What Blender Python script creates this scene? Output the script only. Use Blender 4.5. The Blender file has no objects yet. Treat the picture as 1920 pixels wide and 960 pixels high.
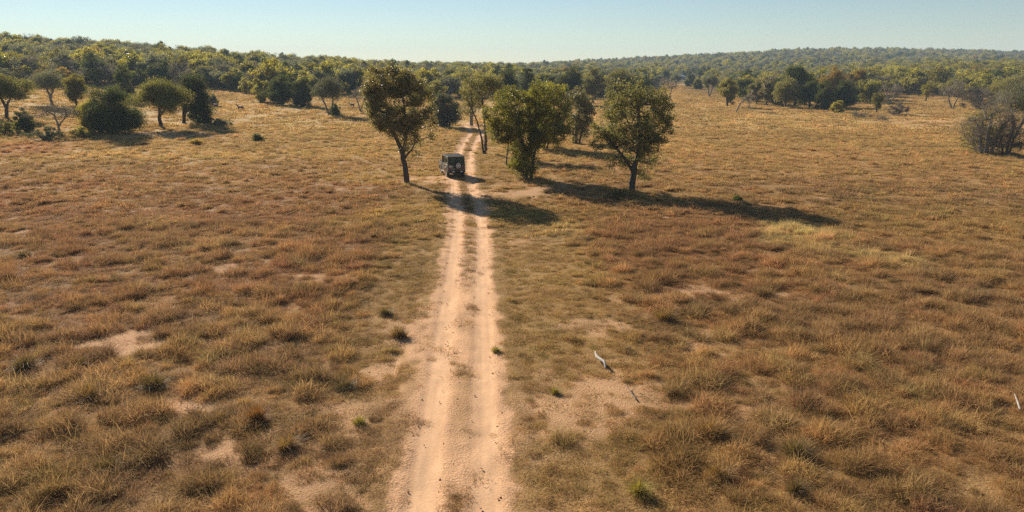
import bpy, bmesh, math, random
import numpy as np
from mathutils import Vector, Matrix, Quaternion

R = math.radians
rng = np.random.default_rng(7)
random.seed(7)
SC = bpy.context.scene
COL = SC.collection

# ------------------------------------------------------------------ camera
F = 1371.0                      # focal length in photo pixels (1920 wide)
HORIZON = 127.0
PITCH = math.atan((480 - HORIZON) / F)
CAM_H = 10.5
cam_data = bpy.data.cameras.new('camera')
cam_data.sensor_width = 36.0
cam_data.lens = F / 1920.0 * 36.0
cam_data.clip_start = 0.1
cam_data.clip_end = 20000
cam = bpy.data.objects.new('camera', cam_data)
cam.location = (0, 0, CAM_H)
cam.rotation_euler = (math.pi / 2 - PITCH, 0, 0)
COL.objects.link(cam)
SC.camera = cam

# ------------------------------------------------------------------ light
SUN_EL, SUN_AZ = 26.0, -36.5     # azimuth from +Y towards +X
w = bpy.data.worlds.new('World')
SC.world = w
w.use_nodes = True
nt = w.node_tree
bg = nt.nodes['Background']
sky = nt.nodes.new('ShaderNodeTexSky')
sky.sky_type = 'NISHITA'
sky.sun_disc = False
sky.sun_elevation = R(SUN_EL)
sky.sun_rotation = R(SUN_AZ)
sky.altitude = 1200
sky.air_density = 1.1
sky.dust_density = 0.0
sky.ozone_density = 2.2
bg.inputs['Strength'].default_value = 0.05
nt.links.new(sky.outputs['Color'], bg.inputs['Color'])

sd = bpy.data.lights.new('sun', 'SUN')
sd.energy = 5.0
sd.angle = R(0.53)
sd.color = (1.0, 0.89, 0.74)
sun = bpy.data.objects.new('sun', sd)
SUNV = Vector((math.cos(R(SUN_EL)) * math.sin(R(SUN_AZ)), math.cos(R(SUN_EL)) * math.cos(R(SUN_AZ)), math.sin(R(SUN_EL))))
sun.rotation_euler = (-SUNV).to_track_quat('-Z', 'Y').to_euler()
sun.location = SUNV * 100
COL.objects.link(sun)

SC.view_settings.view_transform = 'Standard'
SC.view_settings.look = 'None'
SC.view_settings.exposure = 0.88
SC.view_settings.gamma = 1.0
SC.view_settings.use_curve_mapping = False
SC.render.engine = 'CYCLES'
SC.cycles.use_denoising = False
SC.cycles.use_adaptive_sampling = False
SC.cycles.sample_clamp_indirect = 1.5
SC.cycles.sample_clamp_direct = 6.0
SC.cycles.max_bounces = 6
SC.cycles.diffuse_bounces = 3
SC.cycles.transmission_bounces = 4
SC.cycles.transparent_max_bounces = 6
SC.cycles.volume_bounces = 0
SC.cycles.caustics_reflective = False
SC.cycles.caustics_refractive = False

# ------------------------------------------------------------------ numpy noise
def _h(ix, iy, s):
    n = (ix.astype(np.int64) * 374761393 + iy.astype(np.int64) * 668265263 + s * 1274126177) & 0xffffffff
    n = ((n ^ (n >> 13)) * 1274126177) & 0xffffffff
    return ((n ^ (n >> 16)) & 0xffff) / 65535.0

def vnoise(x, y, s=0):
    x = np.asarray(x, float); y = np.asarray(y, float)
    ix = np.floor(x); iy = np.floor(y)
    fx = x - ix; fy = y - iy
    fx = fx * fx * (3 - 2 * fx); fy = fy * fy * (3 - 2 * fy)
    a = _h(ix, iy, s); b = _h(ix + 1, iy, s); c = _h(ix, iy + 1, s); d = _h(ix + 1, iy + 1, s)
    return (a * (1 - fx) + b * fx) * (1 - fy) + (c * (1 - fx) + d * fx) * fy

def fbm(x, y, s=0, o=4):
    v = 0; a = 0.5; t = 0
    x = np.asarray(x, float); y = np.asarray(y, float)
    for k in range(o):
        v = v + a * vnoise(x, y, s + k * 17); t += a
        x = x * 2.03 + 11.7; y = y * 2.03 + 5.3; a *= 0.5
    return v / t

def sm(a, b, t):
    t = np.clip((np.asarray(t, float) - a) / (b - a), 0, 1)
    return t * t * (3 - 2 * t)

# ------------------------------------------------------------------ terrain
LX = [-700, -400, -294, -220, -155, -90, -34, 20, 80]
LZ = [30, 26, 22.5, 17.5, 11.8, 7.6, 4.4, 2.2, 0.8]
FX = [-300, -40, 0, 130, 230, 320, 417, 560, 700, 910, 1300]
FZ = [3, 4.5, 5.5, 13, 19.5, 23.5, 28, 32.5, 32.5, 28, 23]

def height(x, y):
    x = np.asarray(x, float); y = np.asarray(y, float)
    yy = np.maximum(y, 40.0)
    u = x / yy
    t = np.clip((yy - 80) / 340.0, 0, 1)
    zl = np.interp(u * 420, LX, LZ) * t ** 1.2 * (1 - 0.35 * sm(520, 1300, yy))
    zf = np.interp(u * 1300, FX, FZ) * sm(430, 1320, yy)
    zr = 5.5 * sm(210, 480, yy) * sm(0.33, 0.6, u) * (1 - sm(520, 900, yy))
    far = sm(70, 200, yy)
    n = (fbm(x / 4.5, y / 4.5, 3, 3) - 0.5) * 0.16 + far * (fbm(x / 45, y / 45, 9, 3) - 0.5) * 1.0
    n = n + sm(350, 900, yy) * (fbm(x / 160, y / 160, 21, 3) - 0.5) * 7.0
    return zl + zf + zr + n

def hz(x, y):
    return float(height(np.array([x]), np.array([y]))[0])

cp, sp = math.cos(PITCH), math.sin(PITCH)
def px_ray(px, py):
    a = (px - 960) / F; b = (py - 480) / F
    return np.array([a, cp - b * sp, -sp - b * cp])

def ground_at(px, py):
    """point of the terrain that the photo's pixel looks at"""
    d = px_ray(px, py)
    t = np.concatenate([np.arange(8, 260, 0.25), np.arange(260, 2600, 2.0)])
    P = d[None, :] * t[:, None]
    dz = P[:, 2] + CAM_H - height(P[:, 0], P[:, 1])
    k = np.argmax(dz <= 0)
    if dz[k] > 0:
        k = len(t) - 1
    a = dz[k - 1] / max(dz[k - 1] - dz[k], 1e-6)
    tt = t[k - 1] + (t[k] - t[k - 1]) * a
    x, y = d[0] * tt, d[1] * tt
    return np.array([x, y, hz(x, y)]), tt     # tt = depth along the axis

def project(x, y, z):
    x = np.asarray(x, float); y = np.asarray(y, float); z = np.asarray(z, float) - CAM_H
    dep = y * cp - z * sp
    upc = y * sp + z * cp
    return 960 + F * x / dep, 480 - F * upc / dep, dep

# ------------------------------------------------------------------ tagging, meshes
def tag(o, label=None, cat=None, group=None, kind=None):
    if label: o['label'] = label
    if cat: o['category'] = cat
    if group: o['group'] = group
    if kind: o['kind'] = kind
    return o

def empty(name, loc=(0, 0, 0), rz=0.0):
    o = bpy.data.objects.new(name, None)
    o.location = loc; o.rotation_euler = (0, 0, rz)
    o.empty_display_size = 0.3
    COL.objects.link(o)
    return o

def mesh_np(name, V, quads=None, tris=None, smooth=False):
    me = bpy.data.meshes.new(name)
    V = np.asarray(V, np.float32)
    loops = []; starts = []; n = 0
    if quads is not None and len(quads):
        q = np.asarray(quads, np.int32); loops.append(q.ravel()); starts.append(n + 4 * np.arange(len(q))); n += q.size
    if tris is not None and len(tris):
        q = np.asarray(tris, np.int32); loops.append(q.ravel()); starts.append(n + 3 * np.arange(len(q))); n += q.size
    L = np.concatenate(loops).astype(np.int32); S = np.concatenate(starts).astype(np.int32)
    me.vertices.add(len(V)); me.vertices.foreach_set('co', V.ravel())
    me.loops.add(len(L)); me.loops.foreach_set('vertex_index', L)
    me.polygons.add(len(S)); me.polygons.foreach_set('loop_start', S)
    me.update(calc_edges=True)
    if smooth:
        me.polygons.foreach_set('use_smooth', np.ones(len(S), bool))
    return me

def face_attr(me, name, vals):
    a = me.attributes.new(name, 'FLOAT', 'FACE'); a.data.foreach_set('value', np.asarray(vals, np.float32))

def vert_col(me, name, rgb):
    a = me.attributes.new(name, 'FLOAT_COLOR', 'POINT')
    c = np.ones((len(rgb), 4), np.float32); c[:, :3] = rgb
    a.data.foreach_set('color', c.ravel())

def vert_attr(me, name, vals):
    a = me.attributes.new(name, 'FLOAT', 'POINT'); a.data.foreach_set('value', np.asarray(vals, np.float32))

def link(name, me, mats, parent=None):
    o = bpy.data.objects.new(name, me)
    for m in (mats if isinstance(mats, (list, tuple)) else [mats]):
        if m.name not in [x.name for x in me.materials if x]:
            me.materials.append(m)
    COL.objects.link(o)
    if parent: o.parent = parent
    return o

# ------------------------------------------------------------------ materials
def new_mat(name):
    m = bpy.data.materials.new(name); m.use_nodes = True
    t = m.node_tree
    return m, t, t.nodes['Principled BSDF'], t.nodes['Material Output']

def N(t, kind, **kw):
    n = t.nodes.new(kind)
    for k, v in kw.items():
        setattr(n, k, v)
    return n

def mixc(t, fac, a, b, blend='MIX'):
    n = N(t, 'ShaderNodeMix', data_type='RGBA', blend_type=blend)
    for i, v in ((0, fac), (6, a), (7, b)):
        if hasattr(v, 'links') or hasattr(v, 'is_linked'):
            t.links.new(v, n.inputs[i])
        elif i == 0:
            n.inputs[i].default_value = v
        else:
            n.inputs[i].default_value = (*v, 1) if len(v) == 3 else v
    return n.outputs[2]

def math_n(t, op, a, b=0.0, clamp=False):
    n = N(t, 'ShaderNodeMath', operation=op, use_clamp=clamp)
    for i, v in ((0, a), (1, b)):
        if hasattr(v, 'is_linked'): t.links.new(v, n.inputs[i])
        else: n.inputs[i].default_value = v
    return n.outputs[0]

def simple_mat(name, col, rough=0.6, metal=0.0, noise=0.15, scale=8.0, spec=0.5, dust=None):
    m, t, b, o = new_mat(name)
    tc = N(t, 'ShaderNodeTexCoord')
    nz = N(t, 'ShaderNodeTexNoise'); nz.inputs['Scale'].default_value = scale; nz.inputs['Detail'].default_value = 5
    t.links.new(tc.outputs['Object'], nz.inputs['Vector'])
    dark = tuple(c * (1 - noise) for c in col); lite = tuple(min(1, c * (1 + noise)) for c in col)
    c = mixc(t, nz.outputs['Fac'], dark, lite)
    if dust:
        f = math_n(t, 'MULTIPLY', math_n(t, 'SUBTRACT', nz.outputs['Fac'], 0.4, True), dust[1] * 4, True)
        c = mixc(t, f, c, dust[0])
    t.links.new(c, b.inputs['Base Color'])
    b.inputs['Roughness'].default_value = rough
    b.inputs['Metallic'].default_value = metal
    b.inputs['Specular IOR Level'].default_value = spec
    return m

def leaf_mat(name, a, b_, trans=0.35, rough=0.45, spec=0.5, jitter=0.36, tcol=1.5):
    """leaves of two tones; the tint belongs to each leaf"""
    m, t, b, o = new_mat(name)
    at = N(t, 'ShaderNodeAttribute', attribute_name='tint')
    oi = N(t, 'ShaderNodeObjectInfo')
    c = mixc(t, at.outputs['Fac'], a, b_)
    hs = N(t, 'ShaderNodeHueSaturation')
    t.links.new(c, hs.inputs['Color'])
    v = math_n(t, 'ADD', math_n(t, 'MULTIPLY', oi.outputs['Random'], jitter * 2), 1 - jitter)
    t.links.new(v, hs.inputs['Value'])
    hs.inputs['Saturation'].default_value = 1.0
    t.links.new(hs.outputs['Color'], b.inputs['Base Color'])
    b.inputs['Roughness'].default_value = rough
    b.inputs['Specular IOR Level'].default_value = spec
    tr = N(t, 'ShaderNodeBsdfTranslucent')
    tcx = mixc(t, 1.0, hs.outputs['Color'], (tcol, tcol * 0.98, tcol * 0.55), 'MULTIPLY')
    t.links.new(tcx, tr.inputs['Color'])
    mx = N(t, 'ShaderNodeMixShader'); mx.inputs[0].default_value = trans
    t.links.new(b.outputs[0], mx.inputs[1]); t.links.new(tr.outputs[0], mx.inputs[2])
    t.links.new(mx.outputs[0], o.inputs['Surface'])
    return m

def grass_mat(name, trans=0.4):
    m, t, b, o = new_mat(name)
    at = N(t, 'ShaderNodeAttribute', attribute_name='hue', attribute_type='INSTANCER')
    bl = N(t, 'ShaderNodeAttribute', attribute_name='tint')
    k = math_n(t, 'ADD', math_n(t, 'MULTIPLY', bl.outputs['Fac'], 0.85), 0.6)
    cmb = N(t, 'ShaderNodeCombineColor')
    for i in range(3): t.links.new(k, cmb.inputs[i])
    c = mixc(t, 1.0, at.outputs['Color'], cmb.outputs[0], 'MULTIPLY')
    t.links.new(c, b.inputs['Base Color'])
    b.inputs['Roughness'].default_value = 0.7
    b.inputs['Specular IOR Level'].default_value = 0.08
    tr = N(t, 'ShaderNodeBsdfTranslucent'); t.links.new(c, tr.inputs['Color'])
    mx = N(t, 'ShaderNodeMixShader'); mx.inputs[0].default_value = trans
    t.links.new(b.outputs[0], mx.inputs[1]); t.links.new(tr.outputs[0], mx.inputs[2])
    t.links.new(mx.outputs[0], o.inputs['Surface'])
    return m

def soil_mat(name):
    m, t, b, o = new_mat(name)
    at = N(t, 'ShaderNodeAttribute', attribute_name='gcol')
    tc = N(t, 'ShaderNodeTexCoord')
    n1 = N(t, 'ShaderNodeTexNoise'); n1.inputs['Scale'].default_value = 11.0; n1.inputs['Detail'].default_value = 8; n1.inputs['Roughness'].default_value = 0.7
    n2 = N(t, 'ShaderNodeTexNoise'); n2.inputs['Scale'].default_value = 1.1; n2.inputs['Detail'].default_value = 6
    n3 = N(t, 'ShaderNodeTexVoronoi'); n3.inputs['Scale'].default_value = 16.0
    for n in (n1, n2, n3): t.links.new(tc.outputs['Object'], n.inputs['Vector'])
    k = math_n(t, 'ADD', math_n(t, 'MULTIPLY', n1.outputs['Fac'], 0.75), 0.62)
    k = math_n(t, 'MULTIPLY', k, math_n(t, 'ADD', math_n(t, 'MULTIPLY', n2.outputs['Fac'], 0.5), 0.75))
    cmb = N(t, 'ShaderNodeCombineColor')
    for i in range(3): t.links.new(k, cmb.inputs[i])
    c = mixc(t, 1.0, at.outputs['Color'], cmb.outputs[0], 'MULTIPLY')
    t.links.new(c, b.inputs['Base Color'])
    b.inputs['Roughness'].default_value = 0.95
    b.inputs['Specular IOR Level'].default_value = 0.1
    hgt = math_n(t, 'ADD', math_n(t, 'MULTIPLY', n1.outputs['Fac'], 0.8), math_n(t, 'MULTIPLY', n3.outputs['Distance'], 0.35))
    bp = N(t, 'ShaderNodeBump'); ra = N(t, 'ShaderNodeAttribute', attribute_name='rough'); t.links.new(ra.outputs['Fac'], bp.inputs['Strength']); bp.inputs['Distance'].default_value = 0.05
    t.links.new(hgt, bp.inputs['Height'])
    t.links.new(bp.outputs[0], b.inputs['Normal'])
    return m

M_soil = soil_mat('dry_soil')
M_grass = grass_mat('dry_grass')
M_bark = simple_mat('bark', (0.085, 0.065, 0.048), 0.9, noise=0.4, scale=14, spec=0.2)
M_barkgrey = simple_mat('grey_bark', (0.20, 0.175, 0.15), 0.9, noise=0.3, scale=14, spec=0.2)
M_barkred = simple_mat('red_bark', (0.16, 0.085, 0.05), 0.9, noise=0.3, scale=14, spec=0.2)

LEAF = {
    'dark':   leaf_mat('dark_green_leaves', (0.050, 0.062, 0.020), (0.110, 0.118, 0.030), 0.35, 0.65, 0.12),
    'bronze': leaf_mat('bronze_green_leaves', (0.090, 0.086, 0.034), (0.275, 0.220, 0.095), 0.38, 0.45, 0.4),
    'green':  leaf_mat('mid_green_leaves', (0.118, 0.124, 0.020), (0.375, 0.318, 0.040), 0.48, 0.5, 0.3),
    'olive':  leaf_mat('olive_leaves', (0.130, 0.124, 0.030), (0.310, 0.262, 0.062), 0.45, 0.55, 0.2),
    'pale':   leaf_mat('pale_olive_leaves', (0.145, 0.138, 0.048), (0.350, 0.300, 0.115), 0.42, 0.55, 0.2),
    'yellow': leaf_mat('yellow_green_leaves', (0.168, 0.150, 0.030), (0.345, 0.282, 0.056), 0.46, 0.65, 0.12),
    'rust':   leaf_mat('rusty_leaves', (0.200, 0.135, 0.032), (0.340, 0.220, 0.052), 0.42, 0.65, 0.12),
    'grey':   leaf_mat('grey_green_leaves', (0.125, 0.130, 0.086), (0.250, 0.238, 0.160), 0.32, 0.7, 0.10),
    'acacia': leaf_mat('acacia_leaves', (0.080, 0.082, 0.024), (0.190, 0.165, 0.045), 0.40, 0.65, 0.12),
    'twig':   leaf_mat('bare_twigs', (0.160, 0.130, 0.105), (0.310, 0.255, 0.205), 0.2, 0.8, 0.15),
}

# ------------------------------------------------------------------ the track
TRK_PX = [(842, 1010), (848, 960), (857, 800), (868, 640), (876, 500), (882, 400), (862, 338), (868, 290), (890, 252), (893, 244), (882, 236), (862, 230)]
def _trk():
    pts = [ground_at(*p)[0][:2] for p in TRK_PX]
    # the straight part near the camera
    pts = [np.array([-0.75 + 0.044 * 0, -6.0])] + pts
    P = np.array(pts)
    # chaikin smoothing
    for _ in range(3):
        Q = [P[0]]
        for a, b in zip(P[:-1], P[1:]):
            Q += [a * .75 + b * .25, a * .25 + b * .75]
        Q.append(P[-1]); P = np.array(Q)
    d = np.r_[0, np.cumsum(np.hypot(*np.diff(P, axis=0).T))]
    s = np.arange(0, d[-1], 0.22)
    return np.c_[np.interp(s, d, P[:, 0]), np.interp(s, d, P[:, 1])]
TRK = _trk()
TD = np.gradient(TRK, axis=0); TD /= np.linalg.norm(TD, axis=1)[:, None]
TN = np.c_[TD[:, 1], -TD[:, 0]]          # to the right

def track_u(x, y):
    """signed distance from the track's middle line (right positive) for points near it; big elsewhere"""
    x = np.asarray(x, float); y = np.asarray(y, float)
    shp = x.shape; x = x.ravel(); y = y.ravel()
    out = np.full(x.shape, 99.0)
    k = np.clip(np.searchsorted(TRK[:-90, 1], y), 0, len(TRK) - 1) if False else None
    near = np.where((x > -40) & (x < 15) & (y < 150) & (y > -8))[0]
    T = TRK[::4]; TNs = TN[::4]
    for i in range(0, len(near), 20000):
        j = near[i:i + 20000]
        d2 = (x[j, None] - T[None, :, 0]) ** 2 + (y[j, None] - T[None, :, 1]) ** 2
        q = np.argmin(d2, 1)
        v = (x[j] - T[q, 0]) * TNs[q, 0] + (y[j] - T[q, 1]) * TNs[q, 1]
        dist = np.sqrt(d2[np.arange(len(j)), q])
        out[j] = np.where(dist > 6, np.sign(v) * dist, v)
    far = np.abs(out) > 98
    xr = np.interp(y, TRK[:-60, 1], TRK[:-60, 0])
    out[far] = (x - xr)[far]
    return out.reshape(shp)

BARE = []          # (x, y, rx, ry, strength) bare soil patches
for px, py, rx, ry, st in [(222, 645, 1.9, 1.2, .75), (350, 760, 1.0, 0.7, .9), (45, 655, 1.0, .5, .6), (1110, 745, 2.0, 2.0, .62), (1230, 750, 2.2, 1.7, .45), (1000, 800, 1.4, 2.0, .35),
                           (1320, 548, 2.6, 1.2, .6), (40, 437, 2.0, 1.8, .55), (330, 253, 9, 4.5, .75), (1120, 615, 1.6, .8, .5), (820, 335, 3.0, 3.0, .8), (590, 905, .8, .8, .5), (620, 940, .9, .8, .5),
                           (790, 620, 1.0, 4.0, .85), (770, 720, .5, 2.5, .5), (1780, 228, 22, 5.0, .7), (1870, 236, 16, 5, .6), (950, 362, 4.5, 2.0, .65), (560, 530, 1.0, .8, .4), (1180, 560, 1.3, .7, .35),
                           (715, 690, .7, .6, .6), (1000, 350, 5, 2.0, .4)]:
    g, _ = ground_at(px, py)
    BARE.append((g[0], g[1], rx, ry, st))

def bare(x, y, u=None):
    """how much soil shows, 0..1"""
    x = np.asarray(x, float); y = np.asarray(y, float)
    b = np.zeros(x.shape)
    for (bx, by, rx, ry, st) in BARE:
        d = np.sqrt(((x - bx) / rx) ** 2 + ((y - by) / ry) ** 2)
        m = d < 2.2
        if m.any():
            q = 1 - d[m] + (fbm(x[m] / 0.9, y[m] / 0.9, 41, 4) - 0.5) * 2.3
            b[m] = np.maximum(b[m], st * sm(-0.15, 0.35, q))
    q = fbm(x / 2.6, y / 2.6, 55, 4)
    b = np.maximum(b, 0.6 * sm(0.70, 0.82, q) * (y < 120))
    return b

def track_bare(x, y, u):
    n = (fbm(x / 0.7, y / 0.7, 61, 4) - 0.5)
    n2 = (fbm(x / 2.4, y / 2.4, 67, 3) - 0.5)
    wl = 1.55 + 0.40 * n2
    edge = sm(0.14, -0.10, np.abs(u) - wl + n * 0.7)
    mid = sm(0.42 + 0.0 * y, 0.14, np.abs(u - 0.05) + n * 0.30)              # strip between the wheels
    patchy = sm(0.48, 0.62, fbm(x / 1.6, y / 2.2, 71, 3)) * (0.40 + 0.35 * sm(18, 22, y) * sm(30, 26, y))
    patchy = np.maximum(patchy * 0.8, 0.55 * sm(34, 44, y))
    return np.clip(edge * (1 - 0.8 * mid * patchy), 0, 1)

# grass colours (albedo)
C_straw = np.array([0.475, 0.294, 0.115]); C_red = np.array([0.395, 0.212, 0.088]); C_olive = np.array([0.395, 0.258, 0.084])
C_grey = np.array([0.358, 0.219, 0.094]); C_gold = np.array([0.54, 0.358, 0.130]); C_pale = np.array([0.62, 0.45, 0.18])
SOIL = np.array([0.59, 0.345, 0.186]); SOILP = np.array([0.66, 0.410, 0.232])

PATCH = []
for px, py, rx, ry, c, st in [(1500, 440, 3.0, 3.5, C_pale, .95), (1690, 492, 2.0, 2.0, C_pale, .9), (1560, 470, 2, 2, C_pale, .5), (960, 405, 3.5, 3.0, C_pale * [1, .95, .7], .6), (1060, 430, 3, 3, C_pale, .45),
                              (760, 400, 5, 5, C_olive * 1.25, .8), (740, 330, 7, 6, C_olive * 1.3, .8), (650, 285, 8, 6, C_olive * 1.35, .6), (1040, 500, 3, 5, C_olive * 1.15, .8), (1010, 620, 2.5, 5, C_olive * 1.05, .7),
                              (790, 480, 2.5, 6, C_olive, .7), (690, 870, 3, 3, C_grey, .5), (1100, 400, 5, 4, C_olive, .5), (1240, 370, 5, 4, C_olive, .6), (1150, 860, 2.5, 2.5, C_olive * .95, .55),
                              (1300, 720, 3, 4, C_straw, .4), (250, 290, 22, 5, C_gold * 1.12, .8), (30, 280, 8, 8, C_red * 1.2, .9), (1100, 290, 12, 8, C_gold, .5), (530, 465, 1.2, 1.0, C_red * 1.2, .8),
                              (600, 240, 22, 12, C_gold * .95, .6), (1500, 300, 25, 15, C_straw * 1.1, .5), (1800, 600, 6, 6, C_grey * 1.2, .6), (1850, 420, 10, 8, C_olive * 1.1, .5)]:
    g, _ = ground_at(px, py)
    PATCH.append((g[0], g[1], rx, ry, np.asarray(c), st))

def grass_color(x, y, u):
    x = np.asarray(x, float); y = np.asarray(y, float)
    n1 = fbm(x / 9, y / 9, 81, 3)[:, None]; n2 = fbm(x / 3.2, y / 3.2, 87, 3)[:, None]; n3 = fbm(x / 1.1, y / 1.1, 93, 2)[:, None]
    left = sm(-3, -7, u)[:, None]; right = sm(5, 10, u)[:, None]
    Y = y[:, None]
    base = np.where(n2 > 0.5, C_straw, C_grey)
    base = C_grey + (C_straw - C_grey) * sm(0.35, 0.65, n2)
    redL = left * sm(20, 34, Y) * sm(95, 72, Y) * (0.35 + 0.65 * sm(0.38, 0.58, n1))
    redR = right * sm(27, 36, Y) * sm(66, 48, Y) * sm(34, 12, u[:, None]) * (0.3 + 0.7 * sm(0.35, 0.55, n1))
    c = base
    c = c + (C_red - c) * np.clip(redL + redR * 0.85, 0, 1) * 0.9
    red3 = sm(0.60, 0.70, n3 * 0.5 + n2 * 0.5) * (Y < 60)
    c = c + (C_red * 1.05 - c) * red3 * 0.6
    ol = sm(0.56, 0.70, fbm(x / 4.1, y / 4.1, 99, 3))[:, None]
    c = c + (C_olive - c) * ol * 0.28
    verge = (1 - left) * (1 - right) * sm(18, 26, Y)
    c = c + (C_olive * 1.05 - c) * verge * 0.55
    gold = sm(60, 100, Y)
    c = c + (C_gold * (0.8 + 0.4 * n1) - c) * gold * 0.85
    for (bx, by, rx, ry, cc, st) in PATCH:
        d = np.sqrt(((x - bx) / rx) ** 2 + ((y - by) / ry) ** 2) + (n2[:, 0] - 0.5) * 1.2
        c = c + (cc - c) * (st * sm(1.25, 0.5, d))[:, None]
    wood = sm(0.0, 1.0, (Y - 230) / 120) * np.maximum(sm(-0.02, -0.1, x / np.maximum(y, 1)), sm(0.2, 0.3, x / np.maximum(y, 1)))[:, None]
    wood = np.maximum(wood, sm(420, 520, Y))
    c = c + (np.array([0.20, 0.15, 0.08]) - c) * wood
    return c * (0.86 + 0.28 * n3)

def grass_tall(x, y, u):
    """relative height of the sward"""
    x = np.asarray(x, float)
    n = fbm(x / 3.0, np.asarray(y) / 3.0, 105, 3)
    verge = sm(-6.5, -3.0, u) * sm(9.5, 5.0, u)
    verge = np.where(y < 24, sm(-4.5, -2.0, u) * sm(6.5, 4.0, u), verge)
    verge = verge * sm(110, 80, y)
    return np.clip((0.55 + 0.75 * n) * (1 - 0.62 * verge), 0.12, 1.3)

# ------------------------------------------------------------------ ground sheet
def grow(start, step, end, g):
    out = [start]; s = step
    while out[-1] < end:
        s *= g; out.append(out[-1] + s)
    return out[1:]
xs = np.arange(-34, 34.01, 0.3)
xs = np.r_[[-v for v in reversed(grow(34, 0.3, 2300, 1.055))], xs, grow(34, 0.3, 2300, 1.055)]
ys = np.arange(9, 62, 0.3)
ys = np.r_[[-40, -20, -8, 0, 4, 7], ys, grow(ys[-1], 0.3, 2300, 1.035)]
GX, GY = np.meshgrid(xs, ys)
gx, gy = GX.ravel(), GY.ravel()
gu = track_u(gx, gy)
gz = height(gx, gy)
in_trk = sm(2.7, 2.1, np.abs(gu)) * (gy < 138) * (gx > -60)
gcol = grass_color(gx, gy, gu) * np.array([0.78, 0.76, 0.74])
gb = bare(gx, gy, gu)
litter = np.array([0.27, 0.150, 0.065])  # litter tone, with the shade between tussocks darkened into its colour
near = sm(130, 70, gy)[:, None]
gcol = gcol + (litter - gcol) * 0.5 * near
gcol = gcol + (SOIL * 0.95 - gcol) * gb[:, None]
tb = track_bare(gx, gy, gu) * (np.abs(gu) < 3.2) * (gy < 138)
gcol = gcol + (SOIL - gcol) * tb[:, None]
nx = len(xs)
ii = np.arange(len(ys) - 1)[:, None] * nx + np.arange(nx - 1)[None, :]
quads = np.stack([ii, ii + 1, ii + nx + 1, ii + nx], -1).reshape(-1, 4)
me = mesh_np('ground', np.c_[gx, gy, gz - 0.07 * in_trk], quads, smooth=True)
vert_col(me, 'gcol', gcol)
vert_attr(me, 'rough', np.full(len(gx), 0.9))
ground = tag(link('ground', me, M_soil), kind='structure')

# track strip
us = np.linspace(-2.4, 2.4, 49)
keep = TRK[:, 1] > 6
T, TNk = TRK[keep], TN[keep]
SX = T[:, 0][:, None] + TNk[:, 0][:, None] * us[None, :]
SY = T[:, 1][:, None] + TNk[:, 1][:, None] * us[None, :]
sx, sy = SX.ravel(), SY.ravel()
su = np.tile(us, len(T))
sb = track_bare(sx, sy, su)
sb = np.maximum(sb, bare(sx, sy))
rutd = np.exp(-((np.abs(su) - 0.80) / 0.40) ** 4)
tread = (np.sin(np.abs(su) * 44) * 0.006 + (fbm(sx / 0.18, sy / 1.5, 31, 3) - .5) * 0.02) * rutd
sz = height(sx, sy) + 0.012 - 0.055 * rutd + tread + (fbm(sx / 0.35, sy / 0.35, 33, 3) - 0.5) * 0.05 * (1 - 0.6 * rutd)
edge = sm(1.9, 2.4, np.abs(su))
sz = sz * (1 - edge) + (height(sx, sy) - 0.03) * edge
gc = grass_color(sx, sy, su) * np.array([0.78, 0.76, 0.74])
gc = gc + (litter - gc) * 0.5
soil = SOIL * (0.97 + 0.03 * rutd[:, None]) + (SOILP - SOIL) * (rutd * (0.45 + 0.9 * (fbm(sx / 0.5, sy / 3.5, 37, 3) - 0.3)))[:, None]
soil = soil * (0.82 + 0.36 * fbm(sx / 0.25, sy / 1.8, 39, 4))[:, None]
sc = gc + (soil - gc) * sb[:, None]
nu = len(us)
ii = np.arange(len(T) - 1)[:, None] * nu + np.arange(nu - 1)[None, :]
quads = np.stack([ii, ii + 1, ii + nu + 1, ii + nu], -1).reshape(-1, 4)
me = mesh_np('dirt_track', np.c_[sx, sy, sz], quads, smooth=True)
vert_col(me, 'gcol', sc)
vert_attr(me, 'rough', 0.85 - 0.6 * np.clip(rutd * 1.3, 0, 1))
track = tag(link('dirt_track', me, M_soil), kind='structure')

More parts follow.
